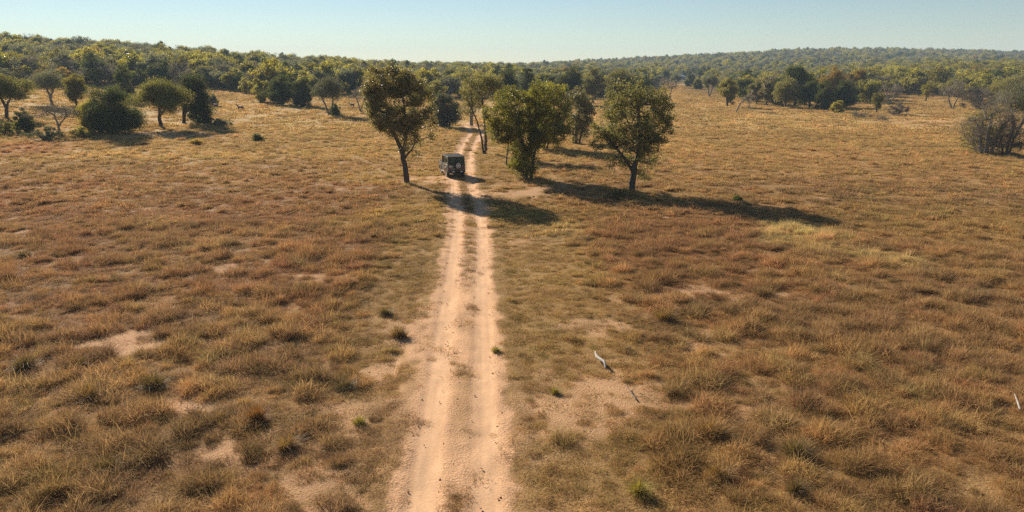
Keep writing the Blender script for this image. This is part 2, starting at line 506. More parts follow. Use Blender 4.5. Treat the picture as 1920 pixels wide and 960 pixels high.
# ------------------------------------------------------------------ scatter ("stuff")
def scatter(name, protos, pos, rot, scl, hue=None, label=None):
    me = bpy.data.meshes.new(name)
    n = len(pos)
    me.vertices.add(n); me.vertices.foreach_set('co', np.asarray(pos, np.float32).ravel())
    a = me.attributes.new('rot', 'FLOAT_VECTOR', 'POINT'); a.data.foreach_set('vector', np.asarray(rot, np.float32).ravel())
    a = me.attributes.new('scl', 'FLOAT_VECTOR', 'POINT'); a.data.foreach_set('vector', np.asarray(scl, np.float32).ravel())
    a = me.attributes.new('pick', 'INT', 'POINT'); a.data.foreach_set('value', rng.integers(0, len(protos), n).astype(np.int32))
    if hue is not None:
        a = me.attributes.new('hue', 'FLOAT_VECTOR', 'POINT'); a.data.foreach_set('vector', np.asarray(hue, np.float32).ravel())
    o = bpy.data.objects.new(name, me); COL.objects.link(o)
    g = bpy.data.node_groups.new(name + '_scatter', 'GeometryNodeTree')
    g.interface.new_socket('Geometry', in_out='INPUT', socket_type='NodeSocketGeometry')
    g.interface.new_socket('Geometry', in_out='OUTPUT', socket_type='NodeSocketGeometry')
    gi = g.nodes.new('NodeGroupInput'); go = g.nodes.new('NodeGroupOutput')
    jn = g.nodes.new('GeometryNodeJoinGeometry')
    for p in protos:
        oi = g.nodes.new('GeometryNodeObjectInfo'); oi.inputs['Object'].default_value = p; oi.inputs['As Instance'].default_value = False
        g2 = g.nodes.new('GeometryNodeGeometryToInstance')
        g.links.new(oi.outputs['Geometry'], g2.inputs[0]); g.links.new(g2.outputs[0], jn.inputs[0])
    ip = g.nodes.new('GeometryNodeInstanceOnPoints')
    ip.inputs['Pick Instance'].default_value = True
    def attr(nm, dt):
        q = g.nodes.new('GeometryNodeInputNamedAttribute'); q.data_type = dt; q.inputs['Name'].default_value = nm
        return [s for s in q.outputs if s.name == 'Attribute' and s.enabled][0]
    g.links.new(gi.outputs[0], ip.inputs['Points'])
    g.links.new(jn.outputs[0], ip.inputs['Instance'])
    g.links.new(attr('pick', 'INT'), ip.inputs['Instance Index'])
    e2r = g.nodes.new('FunctionNodeEulerToRotation')
    g.links.new(attr('rot', 'FLOAT_VECTOR'), e2r.inputs[0]); g.links.new(e2r.outputs[0], ip.inputs['Rotation'])
    g.links.new(attr('scl', 'FLOAT_VECTOR'), ip.inputs['Scale'])
    g.links.new(ip.outputs[0], go.inputs[0])
    md = o.modifiers.new('scatter', 'NODES'); md.node_group = g
    tag(o, label, None, None, 'stuff')
    return o

def proto(name, me, mats):
    o = bpy.data.objects.new(name, me)
    for m in mats: me.materials.append(m)
    return o

def blades(n, rad, h, wd, lean=0.5, bend=0.6, hvar=0.45, lev=2, seed=0, lie=0.0, mess=0.9):
    """a tuft: n bent tapering blades"""
    r = np.random.default_rng(seed)
    a = r.uniform(0, 2 * np.pi, n); q = rad * np.sqrt(r.uniform(0, 1, n))
    bx, by = q * np.cos(a), q * np.sin(a)
    da = a + r.normal(0, mess, n)
    hh = h * (1 - hvar * r.uniform(0, 1, n)) * (1 - 0.35 * (q / max(rad, 1e-6)) ** 2)
    ln = (lean * (0.25 + q / max(rad, 1e-6)) + r.normal(0, 0.18 + 0.2 * (mess > 1), n))
    bd = bend * r.uniform(0.2, 1.2, n)
    sa = r.uniform(0, 2 * np.pi, n); sxv, syv = np.cos(sa), np.sin(sa)
    pts = []
    for k in range(lev + 1):
        t = k / lev
        if lie > 0:
            z = hh * lie * (t * (1 - t) * 1.6 + 0.12 * t) + 0.015 + r.uniform(0, .05, n) * (lie > 0)
            d = hh * t
        else:
            ang = np.clip(ln + bd * t, -1.5, 1.75)
            z = hh * t * np.cos(ang * 0.75); d = hh * t * np.sin(ang)
        pts.append(np.c_[bx + np.cos(da) * d, by + np.sin(da) * d, z])
    V = []; Q = []; T_ = []
    idx = []
    off = 0
    for k in range(lev):
        ww = wd * (1 - 0.35 * k / lev) * r.uniform(0.7, 1.2, n)
        s = np.c_[sxv * ww / 2, syv * ww / 2, np.zeros(n)]
        V += [pts[k] - s, pts[k] + s]; idx.append((off + np.arange(n), off + n + np.arange(n))); off += 2 * n
    V.append(pts[lev]); tip = off + np.arange(n)
    tint = r.uniform(0, 1, n) ** 1.3
    for k in range(lev - 1):
        Q.append(np.c_[idx[k][0], idx[k][1], idx[k + 1][1], idx[k + 1][0]])
    T_ = np.c_[idx[-1][0], idx[-1][1], tip]
    Q = np.concatenate(Q) if Q else np.zeros((0, 4), int)
    return np.concatenate(V), Q, T_, np.r_[np.tile(tint, max(lev - 1, 0)), tint]

def heads(count, spread, seed, **kw):
    r = np.random.default_rng(seed + 5000); out = []
    for j in range(count):
        V, Q, T_, tn = blades(seed=seed * 31 + j, **kw)
        sc = r.uniform(.5, 1.05); a_ = r.uniform(0, 6.28); q_ = spread * math.sqrt(r.uniform(0, 1))
        V = V * np.array([1, 1, sc]) * (0.6 + .4 * sc) + np.array([q_ * math.cos(a_), q_ * math.sin(a_), 0])
        out.append((V, Q, T_, np.clip(tn * r.uniform(.7, 1.2), 0, 1)))
    return out

def tuft_proto(name, *parts):
    Vs, Qs, Ts, tq, tt = [], [], [], [], []; off = 0
    for V, Q, T_, tn in parts:
        Vs.append(V); Qs.append(Q + off); Ts.append(T_ + off); tq.append(tn[:len(Q)]); tt.append(tn[len(Q):]); off += len(V)
    me = mesh_np(name, np.concatenate(Vs), np.concatenate(Qs), np.concatenate(Ts))
    face_attr(me, 'tint', np.r_[np.concatenate(tq), np.concatenate(tt)])
    return proto(name, me, [M_grass])

P_tall = [tuft_proto('tall_tuft', *heads(5, 0.38, s, n=130, rad=0.20, h=0.52, wd=0.010, lean=0.3, bend=1.2, hvar=0.65, lev=3, mess=1.8), blades(150, 0.46, 0.30, 0.012, 0.8, 1.3, 0.6, 3, s + 50, mess=2.4), blades(28, 0.30, 0.66, 0.009, 0.25, 0.8, 0.4, 3, s + 70, mess=2)) for s in range(7)]
P_mid = [tuft_proto('mid_tuft', blades(230, 0.36, 0.30, 0.012, 0.7, 1.3, 0.6, 2, s + 100, mess=2.2), blades(70, 0.45, 0.4, 0.011, lie=0.35, seed=s + 150, mess=3)) for s in range(5)]
P_short = [tuft_proto('short_tuft', blades(150, 0.36, 0.13, 0.012, 0.9, 1.0, seed=s + 200, mess=2.2), blades(50, 0.45, 0.25, 0.011, lie=0.25, seed=s + 250, mess=3)) for s in range(4)]
P_straw = [tuft_proto('lying_straw', blades(110, 0.5, 0.45, 0.011, lie=0.25, seed=s + 300, mess=3)) for s in range(4)]
P_far = [tuft_proto('far_mound', *heads(4, 0.45, s + 40, n=80, rad=0.26, h=0.50, wd=0.028, lean=0.35, bend=1.1, hvar=0.6, lev=2, mess=1.8), blades(40, 0.8, 0.25, 0.035, 0.7, 0.9, seed=s + 450, mess=2)) for s in range(5)]
P_low = [tuft_proto('far_low_patch', blades(150, 0.85, 0.24, 0.034, 0.7, 1.0, seed=s + 600, mess=2)) for s in range(4)]
P_vfar = [tuft_proto('distant_patch', blades(120, 2.2, 0.36, 0.14, 0.4, 0.7, seed=s + 500, mess=2), blades(60, 0.6, 0.62, 0.10, 0.4, 0.7, seed=s + 550, mess=2)) for s in range(4)]

def sample_band(y0, y1, dens, umax=0.86):
    area = umax * (y1 ** 2 - y0 ** 2)
    n = int(area * dens)
    y = np.sqrt(rng.uniform(y0 ** 2, y1 ** 2, n)); x = rng.uniform(-umax, umax, n) * (y + 3)
    return x, y

def yaw(n, tilt=0.12):
    return np.c_[rng.normal(0, tilt, n), rng.normal(0, tilt, n), rng.uniform(0, 6.283, n)]

def place_grass(name, protos, x, y, scale, zs=1.0, hue_gain=1.0, dark=0.0, label=None):
    u = track_u(x, y)
    n = len(x)
    c = grass_color(x, y, u) * hue_gain
    c = c * rng.uniform(0.75, 1.25, n)[:, None] * (1 + rng.normal(0, 0.035, (n, 3)))
    s = np.c_[scale, scale, scale * zs]
    return scatter(name, protos, np.c_[x, y, height(x, y) - 0.02], yaw(n), s, np.clip(c, 0.02, 0.8), label)

def soil_share(x, y):
    u = track_u(x, y)
    tb = np.where((np.abs(u) < 3) & (y < 138), track_bare(x, y, u), 0)
    return np.maximum(bare(x, y), tb), u

# near field: tussocks
x, y = sample_band(11, 50, 3.9)
b, u = soil_share(x, y); H = grass_tall(x, y, u)
k = rng.uniform(0, 1, len(x)) < sm(0.30, 0.70, H) * (1 - b) ** 2 * (0.25 + 0.75 * sm(0.35, 0.6, fbm(x / 1.1, y / 1.1, 111, 3)))
x, y, H = x[k], y[k], H[k]
place_grass('tall_dry_grass', P_tall, x, y, np.clip((0.42 + 0.70 * H) * (0.40 + 1.15 * rng.uniform(0, 1, len(x)) ** 1.8), .25, 1.8), zs=1.05, hue_gain=1.04, label='tall dry brown grass tussocks covering the near field')
nt1 = len(x)
x, y = sample_band(11, 55, 6.6)
b, u = soil_share(x, y)
k = rng.uniform(0, 1, len(x)) < (1 - b) ** 1.5 * (sm(-1.3, -2.6, u) + sm(1.3, 2.6, u)) * (0.55 + 0.45 * sm(0.35, 0.55, fbm(x / 1.5, y / 1.5, 113, 3)))
x, y, u = x[k], y[k], u[k]; H = grass_tall(x, y, u)
place_grass('mid_dry_grass', P_mid, x, y, rng.uniform(0.45, 1.1, len(x)) * (0.45 + 0.6 * H), hue_gain=1.04, label='straw coloured knee high grass between the tussocks')
nt2 = len(x)
x, y = sample_band(11, 60, 4.6)
b, u = soil_share(x, y)
k = rng.uniform(0, 1, len(x)) < np.clip(1.03 - b, 0.01, 1) ** 2.0
x, y = x[k], y[k]
place_grass('short_grass', P_short, x, y, rng.uniform(0.3, 1.2, len(x)), hue_gain=1.1, label='short sparse grass on the verges and between the wheel ruts')
nt3 = len(x)
x, y = sample_band(11, 45, 2.2)
b, u = soil_share(x, y)
k = rng.uniform(0, 1, len(x)) < np.clip(1.0 - b * 1.03, 0.01, 1)
x, y = x[k], y[k]
place_grass('fallen_straw', P_straw, x, y, rng.uniform(0.5, 1.2, len(x)), hue_gain=1.1, label='pale fallen straw lying over the ground')
nt4 = len(x)
x, y = sample_band(46, 125, 2.4)
b, u = soil_share(x, y); H = grass_tall(x, y, u)
k = rng.uniform(0, 1, len(x)) < (1 - b) ** 1.5 * (0.25 + 0.75 * sm(0.4, 0.58, fbm(x / 1.8, y / 1.8, 117, 3)))
x, y, H = x[k], y[k], H[k]
place_grass('middle_distance_tussocks', P_far, x, y, (0.50 + 0.42 * H) * (0.45 + 1.15 * rng.uniform(0, 1, len(x)) ** 1.6), hue_gain=1.06, label='golden grass tussocks of the middle distance')
nt5 = len(x)
x, y = sample_band(46, 125, 1.8)
b, u = soil_share(x, y)
k = (rng.uniform(0, 1, len(x)) < (1 - b) ** 1.5)
x, y = x[k], y[k]
place_grass('middle_distance_grass', P_low, x, y, rng.uniform(0.4, 1.1, len(x)), hue_gain=1.06, label='low dry grass between the tussocks of the middle distance')
nt5 += len(x)
x, y = sample_band(120, 420, 0.24)
b, u = soil_share(x, y)
k = (rng.uniform(0, 1, len(x)) < (1 - b)) & (np.abs(u) > 1.6)
x, y = x[k], y[k]
place_grass('distant_grass', P_vfar, x, y, rng.uniform(0.4, 1.15, len(x)), label='distant golden grass of the clearings')
# centre strip: dark low tufts between the ruts, and along the edges
q = rng.integers(0, len(TRK), 5200); o_ = np.where(rng.uniform(0, 1, 5200) < .62, rng.normal(0.03, .17, 5200), np.where(rng.uniform(0, 1, 5200) < .5, -1, 1) * rng.normal(1.75, .3, 5200))
sxx = TRK[q, 0] + TN[q, 0] * o_; syy = TRK[q, 1] + TN[q, 1] * o_
pk = fbm(sxx / 1.3, syy / 2.0, 131, 3)
k = (syy > 8) & (syy < 130) & (rng.uniform(0, 1, 5200) < np.where(np.abs(o_) < .7, np.maximum(sm(.52, .64, pk), .55 * sm(32, 40, syy)), .45))
sxx, syy = sxx[k], syy[k]
place_grass('track_strip_grass', P_short, sxx, syy, rng.uniform(.35, .85, len(sxx)), zs=1.1, hue_gain=.8, label='low dry grass growing between and beside the wheel ruts')
# clods of earth
def clod_proto(sd_):
    bmc = bmesh.new(); bmesh.ops.create_icosphere(bmc, subdivisions=1, radius=1.0)
    r_ = np.random.default_rng(sd_)
    for v in bmc.verts: v.co *= r_.uniform(.7, 1.25); v.co.z *= .7
    m_ = bpy.data.meshes.new('clod'); bmc.to_mesh(m_); bmc.free()
    return proto('clod', m_, [M_clod])
M_clod = simple_mat('earth_clod', (0.40, 0.235, 0.135), .95, noise=.35, scale=1.5, spec=.1)
P_clod = [clod_proto(i) for i in range(4)]
x, y = sample_band(11, 48, 16.0)
b, u = soil_share(x, y)
onrut = np.exp(-((np.abs(u) - 0.80) / 0.40) ** 4)
k = rng.uniform(0, 1, len(x)) < (b * (1 - .93 * onrut) + .08)
x, y = x[k], y[k]
s_ = .009 + .030 * rng.uniform(0, 1, len(x)) ** 4
scatter('soil_clods', P_clod, np.c_[x, y, height(x, y) + .003], yaw(len(x), .3), np.c_[s_, s_ * rng.uniform(.7, 1.3, len(x)), s_], None, 'small clods of earth and stones on the bare soil')
print('clods', len(x))
print('grass instances', nt1, nt2, nt3, nt4, nt5, len(x))

# ------------------------------------------------------------------ trees
def tube(V, Q, p0, p1, r0, r1, k):
    d = p1 - p0; L = np.linalg.norm(d)
    if L < 1e-5: return
    d = d / L
    a = np.cross(d, [0.3, 0.9, 0.1]); a /= np.linalg.norm(a); b = np.cross(d, a)
    th = np.arange(k) * 2 * np.pi / k
    ring = np.cos(th)[:, None] * a + np.sin(th)[:, None] * b
    o = sum(len(v) for v in V)
    V.append(p0 - d * r0 * 0.3 + ring * r0); V.append(p1 + ring * r1)
    i = np.arange(k); j = (i + 1) % k
    Q.append(np.c_[o + i, o + j, o + k + j, o + k + i])

class Woody:
    """a branch skeleton that reaches from trunk paths to twig clusters"""
    def __init__(self, paths, clusters, r0, rt, seed, sides=6, wobble=0.06):
        r = np.random.default_rng(seed)
        P, par, fixed = [], [], {}
        for path, rad0, rad1 in paths:
            prev = -1; path = np.asarray(path, float)
            seg = []
            for a, b in zip(path[:-1], path[1:]):
                n = max(2, int(np.linalg.norm(b - a) / 0.5))
                seg += [a + (b - a) * i / n for i in range(n)]
            seg.append(path[-1])
            for i, p in enumerate(seg):
                if i == 0 and P:
                    d = [np.linalg.norm(p - q) for q in P]
                    kk = int(np.argmin(d))
                    if d[kk] < 0.35 or p[2] > 0.3: prev = kk; continue
                    prev = 0
                P.append(p + (r.normal(0, wobble * rad0 * 2, 3) if i else 0)); par.append(prev); prev = len(P) - 1
                fixed[prev] = rad0 + (rad1 - rad0) * i / max(len(seg) - 1, 1)
        ntrunk = len(P)
        tips = []
        if len(clusters):
            C = np.asarray(clusters); top = np.array(P[ntrunk - 1])
            order = np.argsort([min(np.linalg.norm(c - q) for q in P) for c in C])
            zmin = min(q[2] for q in P) + 0.35 * (max(q[2] for q in P) - min(q[2] for q in P))
            for ci in order:
                c = C[ci]; A = np.array(P)
                d = A - c; L = np.linalg.norm(d, axis=1)
                cost = L + 0.9 * np.maximum(0, A[:, 2] - c[2] + 0.25 * L) + 2.0 * np.maximum(0, min(zmin, c[2]) - A[:, 2])
                j = int(np.argmin(cost)); p = A[j]; l = L[j]
                n = max(1, int(l / 0.7)); prev = j
                for i in range(1, n + 1):
                    t = i / n
                    q = p + (c - p) * t + np.array([0, 0, 1]) * l * 0.12 * math.sin(math.pi * t) + (r.normal(0, 0.06 * l / max(n, 1), 3) if i < n else 0)
                    P.append(q); par.append(prev); prev = len(P) - 1
                tips.append(prev)
        cnt = np.zeros(len(P))
        for t in tips: cnt[t] += 1
        for i in range(len(P) - 1, -1, -1):
            if par[i] >= 0: cnt[par[i]] += cnt[i]
        tot = max(cnt.max(), 1)
        rad = rt + (r0 * 0.8 - rt) * (cnt / tot) ** 0.55
        for i, v in fixed.items(): rad[i] = v
        V, Q = [], []
        for i in range(len(P)):
            if par[i] >= 0:
                ra = min(rad[par[i]], rad[i] * 1.6) if i not in fixed else rad[par[i]]
                rb = min(rad[i], ra)
                tube(V, Q, np.array(P[par[i]]), np.array(P[i]), ra, rb, sides if rad[i] > r0 * 0.4 else 4)
        # root flare
        self.V, self.Q = np.concatenate(V), np.concatenate(Q)
        self.tips = np.array([P[t] for t in tips]) if tips else np.zeros((0, 3))

def leaf_cloud(centres, radii, n_tot, L, W, seed, flat=0.75, up=0.5, kind='leaf'):
    r = np.random.default_rng(seed)
    k = r.integers(0, len(centres), n_tot)
    c = centres[k]; rad = radii[k]
    d = r.normal(0, 1, (n_tot, 3)); d /= np.linalg.norm(d, axis=1)[:, None]
    q = r.uniform(0, 1, n_tot) ** 0.45
    off = d * (rad * q)[:, None]; off[:, 2] *= flat
    p = c + off
    if kind == 'twig':
        ax = d * np.array([1, 1, 0.7]) + r.normal(0, 0.6, (n_tot, 3)) + np.array([0, 0, 0.35])
    else:
        ax = r.normal(0, 1, (n_tot, 3)) + np.array([0, 0, -0.25])
    ax /= np.linalg.norm(ax, axis=1)[:, None]
    nn = r.normal(0, 1, (n_tot, 3)) + np.array([0, 0, up])
    sd_ = np.cross(ax, nn); sd_ /= np.maximum(np.linalg.norm(sd_, axis=1), 1e-6)[:, None]
    s = r.uniform(0.65, 1.35, n_tot)[:, None]
    a = ax * L * 0.5 * s; b = sd_ * W * 0.5 * s
    V = np.stack([p - a, p + b - a * 0.1, p + a, p - b - a * 0.1], 1).reshape(-1, 3)
    Q = np.arange(n_tot * 4).reshape(-1, 4)
    ctint = r.uniform(0, 1, len(centres))
    tint = np.clip(0.55 * ctint[k] + 0.45 * r.uniform(0, 1, n_tot), 0, 1)
    return V, Q, tint

def lobe_clusters(lobes, n, seed, shell=0.45):
    """cluster centres spread through a union of ellipsoids (cx,cy,cz,rx,ry,rz)"""
    r = np.random.default_rng(seed)
    lobes = np.asarray(lobes, float)
    vol = (lobes[:, 3] * lobes[:, 4] * lobes[:, 5]) ** 0.8; vol /= vol.sum()
    k = r.choice(len(lobes), n, p=vol)
    d = r.normal(0, 1, (n, 3)); d /= np.linalg.norm(d, axis=1)[:, None]
    q = r.uniform(0.02, 1, n) ** shell
    return lobes[k, :3] + d * lobes[k, 3:] * q[:, None] * 0.94

def tree_mesh(lobes, paths, r0, leaf, L, W, lai, ncl, crad, seed, rt=0.018, kind='leaf', flat=0.75, sides=6, shell=0.45):
    lobes = np.asarray(lobes, float)
    if kind != 'twig': ncl, lai, crad = int(ncl * 1.7), lai * 1.6, crad * 1.2
    C = lobe_clusters(lobes, ncl, seed, shell)
    C[:, 2] = np.maximum(C[:, 2], 0.15)
    wd = Woody(paths, C, r0, rt, seed, sides)
    A = np.pi * (lobes[:, 3] * lobes[:, 5]).sum() * 0.8
    n = int(lai * A / (0.5 * L * W))
    r = np.random.default_rng(seed + 9)
    radii = crad * r.uniform(0.7, 1.35, len(wd.tips))
    V, Q, tint = leaf_cloud(wd.tips, radii, n, L, W, seed + 1, flat, kind=kind)
    return wd, V, Q, tint

def add_tree(name, label, g, wd, V, Q, tint, leaf, bark, group=None, cat='tree', crown_name='crown', trunk_name='trunk'):
    root = tag(empty(name, tuple(g)), label, cat, group)
    link(trunk_name, mesh_np(trunk_name, wd.V, wd.Q, smooth=True), bark, root)
    me = mesh_np(crown_name, V, Q); face_attr(me, 'tint', tint)
    link(crown_name, me, LEAF[leaf], root)
    return root

def px_tree(name, label, base, lobes_px, paths_px, r0_px, leaf, bark=None, lai=3.2, ncl=70, crad_px=14, seed=1, depth=1.0, lpx=1.9, aspect=0.55, group=None, kind='leaf', cat='tree', flat=0.8, rt=0.016, shell=0.45, wpx=None, swell=1.0):
    """a tree whose outline was read off the photo: pixel sizes become metres at the distance of its base"""
    g, dep = ground_at(*base)
    m = dep / F
    r = np.random.default_rng(seed + 77)
    lob = []
    for i, l in enumerate(lobes_px):
        cx, cy, rx, ry = l[:4]
        dz = l[4] if len(l) > 4 else (r.uniform(-0.35, 0.35) * rx if i else 0)
        lob.append(((cx - base[0]) * m, dz * m, (base[1] - cy) * m, rx * m * swell, rx * m * depth, ry * m * swell))
    paths = []
    for pth, w0, w1 in paths_px:
        pts = []
        for j, q in enumerate(pth):
            dz = q[2] if len(q) > 2 else (r.normal(0, 2) if j else 0)
            pts.append(((q[0] - base[0]) * m, dz * m, max((base[1] - q[1]) * m, -0.1)))
        pts[0] = (pts[0][0], pts[0][1], min(pts[0][2], -0.12) if abs(pts[0][2]) < 0.3 else pts[0][2])
        paths.append((pts, w0 * m, w1 * m))
    L = max(0.15, lpx * m); W = L * aspect
    if kind == 'twig':
        L = max(0.5, 7 * m); W = max(0.02, 0.42 * m)
    if lpx < 1.6: L = lpx * m; W = L * aspect
    wd, V, Q, tint = tree_mesh(lob, paths, r0_px * m, leaf, L, W, lai, ncl, crad_px * m, seed, rt=max(rt, 0.22 * m), kind=kind, flat=flat, shell=shell)
    return add_tree(name, label, g, wd, V, Q, tint, leaf, bark or M_bark, group, cat)

# --- the trees along the track
px_tree('round_tree', 'tall bronze green tree standing alone left of the vehicle', (763, 345),
        [(754, 192, 62, 60, 0), (742, 152, 46, 28), (786, 240, 36, 32), (716, 212, 28, 38), (806, 208, 17, 22), (742, 228, 46, 30), (775, 275, 20, 18), (778, 172, 36, 30), (715, 180, 26, 34), (765, 238, 34, 34)],
        [([(763, 345), (762, 318), (757, 288), (748, 262), (738, 240), (728, 210)], 6.2, 2.6), ([(757, 288), (763, 262), (764, 230), (762, 190)], 4.2, 1.6), ([(759, 296), (775, 280), (785, 255)], 2.2, 1.0)],
        6, 'bronze', ncl=210, crad_px=9, lai=2.2, seed=11, lpx=2.6, shell=.36, swell=1.03, depth=.62)
px_tree('bushy_tree', 'dense bushy green tree with foliage to the ground right of the track', (985, 335),
        [(958, 212, 46, 40, 0), (1000, 190, 42, 30), (985, 250, 46, 40), (980, 300, 27, 30), (945, 245, 30, 28), (1012, 232, 30, 36), (990, 320, 20, 14)],
        [([(985, 335), (984, 305), (980, 270), (965, 230), (955, 205)], 6, 2.4), ([(984, 305), (995, 270), (1003, 220), (1003, 185)], 4.5, 2), ([(996, 335), (999, 300), (1010, 260)], 3.5, 1.6), ([(948, 318), (950, 298), (953, 270)], 1.8, 1.0)],
        6, 'green', ncl=210, crad_px=9, lai=2.8, seed=23, lpx=2.6, shell=.36, swell=1.12, depth=1.35)
px_tree('leafy_tree', 'dark leafy tree close behind the dense bushy tree', (1018, 279),
        [(1034, 208, 34, 48, 0), (1038, 178, 26, 24), (1048, 236, 22, 28), (1020, 240, 30, 28), (1000, 200, 24, 34), (1032, 254, 34, 20), (1056, 226, 20, 34)],
        [([(1018, 279), (1022, 262), (1032, 235), (1038, 200)], 3.6, 1.6), ([(1016, 279), (1012, 262), (1010, 240)], 2.4, 1.2), ([(1024, 277), (1031, 260), (1044, 240)], 1.9, 1.0)],
        4, 'green', ncl=120, crad_px=8, lai=2.6, seed=29, lpx=2.5, depth=1.6, swell=1.08)
px_tree('slender_tree', 'thin two stemmed pale tree leaning over the track', (909, 288),
        [(903, 168, 36, 24, 0), (878, 195, 20, 24), (920, 160, 28, 16), (888, 170, 22, 22), (905, 205, 14, 18)],
        [([(907, 288), (903, 258), (896, 230), (886, 205), (877, 188)], 2.2, 1.0), ([(911, 288), (911, 255), (909, 228), (905, 190), (903, 165)], 3.2, 1.2), ([(888, 208), (884, 175), (880, 150)], 1.2, .6)],
        3, 'pale', ncl=70, crad_px=9, lai=1.5, seed=31)
px_tree('upright_tree', 'narrow reddish brown tree with clustered stems between the green trees', (1080, 269),
        [(1086, 205, 24, 34, 0), (1078, 185, 18, 18), (1102, 215, 13, 24), (1078, 242, 16, 24), (1094, 236, 16, 26)],
        [([(1080, 269), (1080, 250), (1084, 215), (1086, 195)], 3.2, 1.4), ([(1075, 269), (1074, 245), (1072, 215)], 2.2, 1), ([(1086, 269), (1090, 245), (1099, 215)], 2.2, 1)],
        3.5, 'bronze', ncl=100, crad_px=7, lai=2.3, seed=37, lpx=2.5, depth=1.4, swell=1.08)
px_tree('spreading_tree', 'wide open crowned olive tree casting the long shadow at right', (1185, 358),
        [(1188, 222, 66, 52, 0), (1178, 182, 44, 28), (1128, 248, 26, 20), (1250, 234, 22, 20), (1172, 268, 44, 24), (1215, 292, 26, 20), (1222, 190, 30, 24), (1150, 205, 26, 28), (1120, 270, 18, 14), (1200, 330, 16, 16), (1155, 252, 34, 26), (1205, 250, 44, 30), (1232, 215, 28, 26), (1160, 300, 26, 16)],
        [([(1185, 358), (1186, 332), (1190, 300), (1196, 262), (1192, 225), (1190, 195)], 6.5, 2.2), ([(1187, 325), (1172, 300), (1152, 278), (1130, 252)], 3.4, 1.4), ([(1190, 305), (1212, 275), (1235, 250), (1250, 236)], 3, 1.2), ([(1195, 270), (1178, 240), (1160, 210)], 2.4, 1.1)],
        6, 'pale', ncl=240, crad_px=9, lai=1.7, seed=41, lpx=2.6, shell=.36, swell=1.03, depth=1.15)

# --- single mid distance trees: (name, label, base x, base y, top y, width, style, leaf, lean, seed)
def nm_ok(n): return n not in ('dark_trunk_tree', 'dark_stem_bush')

def shape_tree(name, label, bx, by, top, wd_px, style, leaf, seed, lean=0, lai=None, group=None, bark=None, cat=None):
    r = np.random.default_rng(seed)
    h = by - top; hw = wd_px / 2
    kind = 'twig' if leaf == 'twig' else 'leaf'
    cx = bx + lean
    if style == 'umbrella':
        lob = [(cx, top + h * .28, hw * .8, h * .2, 0), (cx - hw * .5, top + h * .36, hw * .5, h * .17), (cx + hw * .5, top + h * .38, hw * .5, h * .17), (cx, top + h * .18, hw * .6, h * .16), (cx + hw * .2, top + h * .45, hw * .5, h * .14)]
        paths = [([(bx, by), (bx + lean * .2, by - h * .3), (cx - hw * .1, top + h * .45)], h * .045, h * .022), ([(bx + lean * .15, by - h * .25), (cx + hw * .35, top + h * .42)], h * .03, h * .015)]
        la = 2.6
    elif style == 'bush':
        lob = [(cx, top + h * .45, hw * .8, h * .42, 0), (cx - hw * .5, top + h * .65, hw * .5, h * .33), (cx + hw * .5, top + h * .62, hw * .5, h * .35), (cx, top + h * .75, hw * .85, h * .24), (cx + r.uniform(-.3, .3) * hw, top + h * .2, hw * .4, h * .18)]
        paths = [([(bx, by), (bx, by - h * .3), (cx, top + h * .4)], h * .04, h * .02), ([(bx - hw * .15, by), (bx - hw * .35, top + h * .6)], h * .03, h * .015), ([(bx + hw * .15, by), (bx + hw * .35, top + h * .55)], h * .03, h * .015)]
        la = 3.0
    elif style == 'vee':
        lob = [(cx, top + h * .3, hw * .75, h * .27, 0), (cx - hw * .45, top + h * .38, hw * .5, h * .24), (cx + hw * .45, top + h * .36, hw * .5, h * .24)]
        paths = [([(bx, by), (bx - hw * .2, by - h * .3), (cx - hw * .45, top + h * .35)], h * .035, h * .015), ([(bx, by), (bx + hw * .22, by - h * .32), (cx + hw * .4, top + h * .3)], h * .032, h * .015)]
        la = 1.6
    elif style == 'tall':
        lob = [(cx, top + h * .25, hw * .7, h * .22, 0), (cx - hw * .25, top + h * .5, hw * .7, h * .22), (cx + hw * .3, top + h * .45, hw * .7, h * .22), (cx, top + h * .68, hw * .6, h * .16)]
        paths = [([(bx, by), (bx + lean * .3, by - h * .35), (cx, top + h * .3)], h * .035, h * .015)]
        la = 2.8
    else:  # round
        lob = [(cx, top + h * .4, hw * .85, h * .34, 0), (cx - hw * .45, top + h * .5, hw * .5, h * .26), (cx + hw * .45, top + h * .48, hw * .5, h * .26), (cx + r.uniform(-.3, .3) * hw, top + h * .22, hw * .55, h * .2), (cx + r.uniform(-.4, .4) * hw, top + h * .68, hw * .5, h * .16)]
        paths = [([(bx, by), (bx + lean * .3, by - h * .35), (cx, top + h * .4)], h * .038, h * .018), ([(bx, by - h * .12), (cx - hw * .4, top + h * .5)], h * .024, h * .012), ([(bx, by - h * .15), (cx + hw * .42, top + h * .48)], h * .024, h * .012)]
        la = 2.9
    # uneven outline: small lobes that stick out of the main ones
    for q in range(7 if style != 'vee' else 4):
        b_ = lob[r.integers(0, len(lob))]; an = r.uniform(0, 2 * math.pi)
        sz = r.uniform(.16, .34)
        lob.append((b_[0] + math.cos(an) * b_[2] * .9, b_[1] + math.sin(an) * b_[3] * .9, hw * sz, min(hw, h * .5) * sz * .8, r.uniform(-.6, .6) * hw))
    if kind == 'twig': la = 0.55
    ncl = int(np.clip(wd_px * h / 55, 28, 80))
    return px_tree(name, label, (bx, by), lob, paths, h * .04, leaf, bark or (M_barkgrey if leaf in ('twig', 'grey') and nm_ok(name) else M_bark), lai or la, ncl, max(3.2, min(wd_px, h) * .13), seed, 1.0, 1.9, .6, group, kind, cat or 'tree')

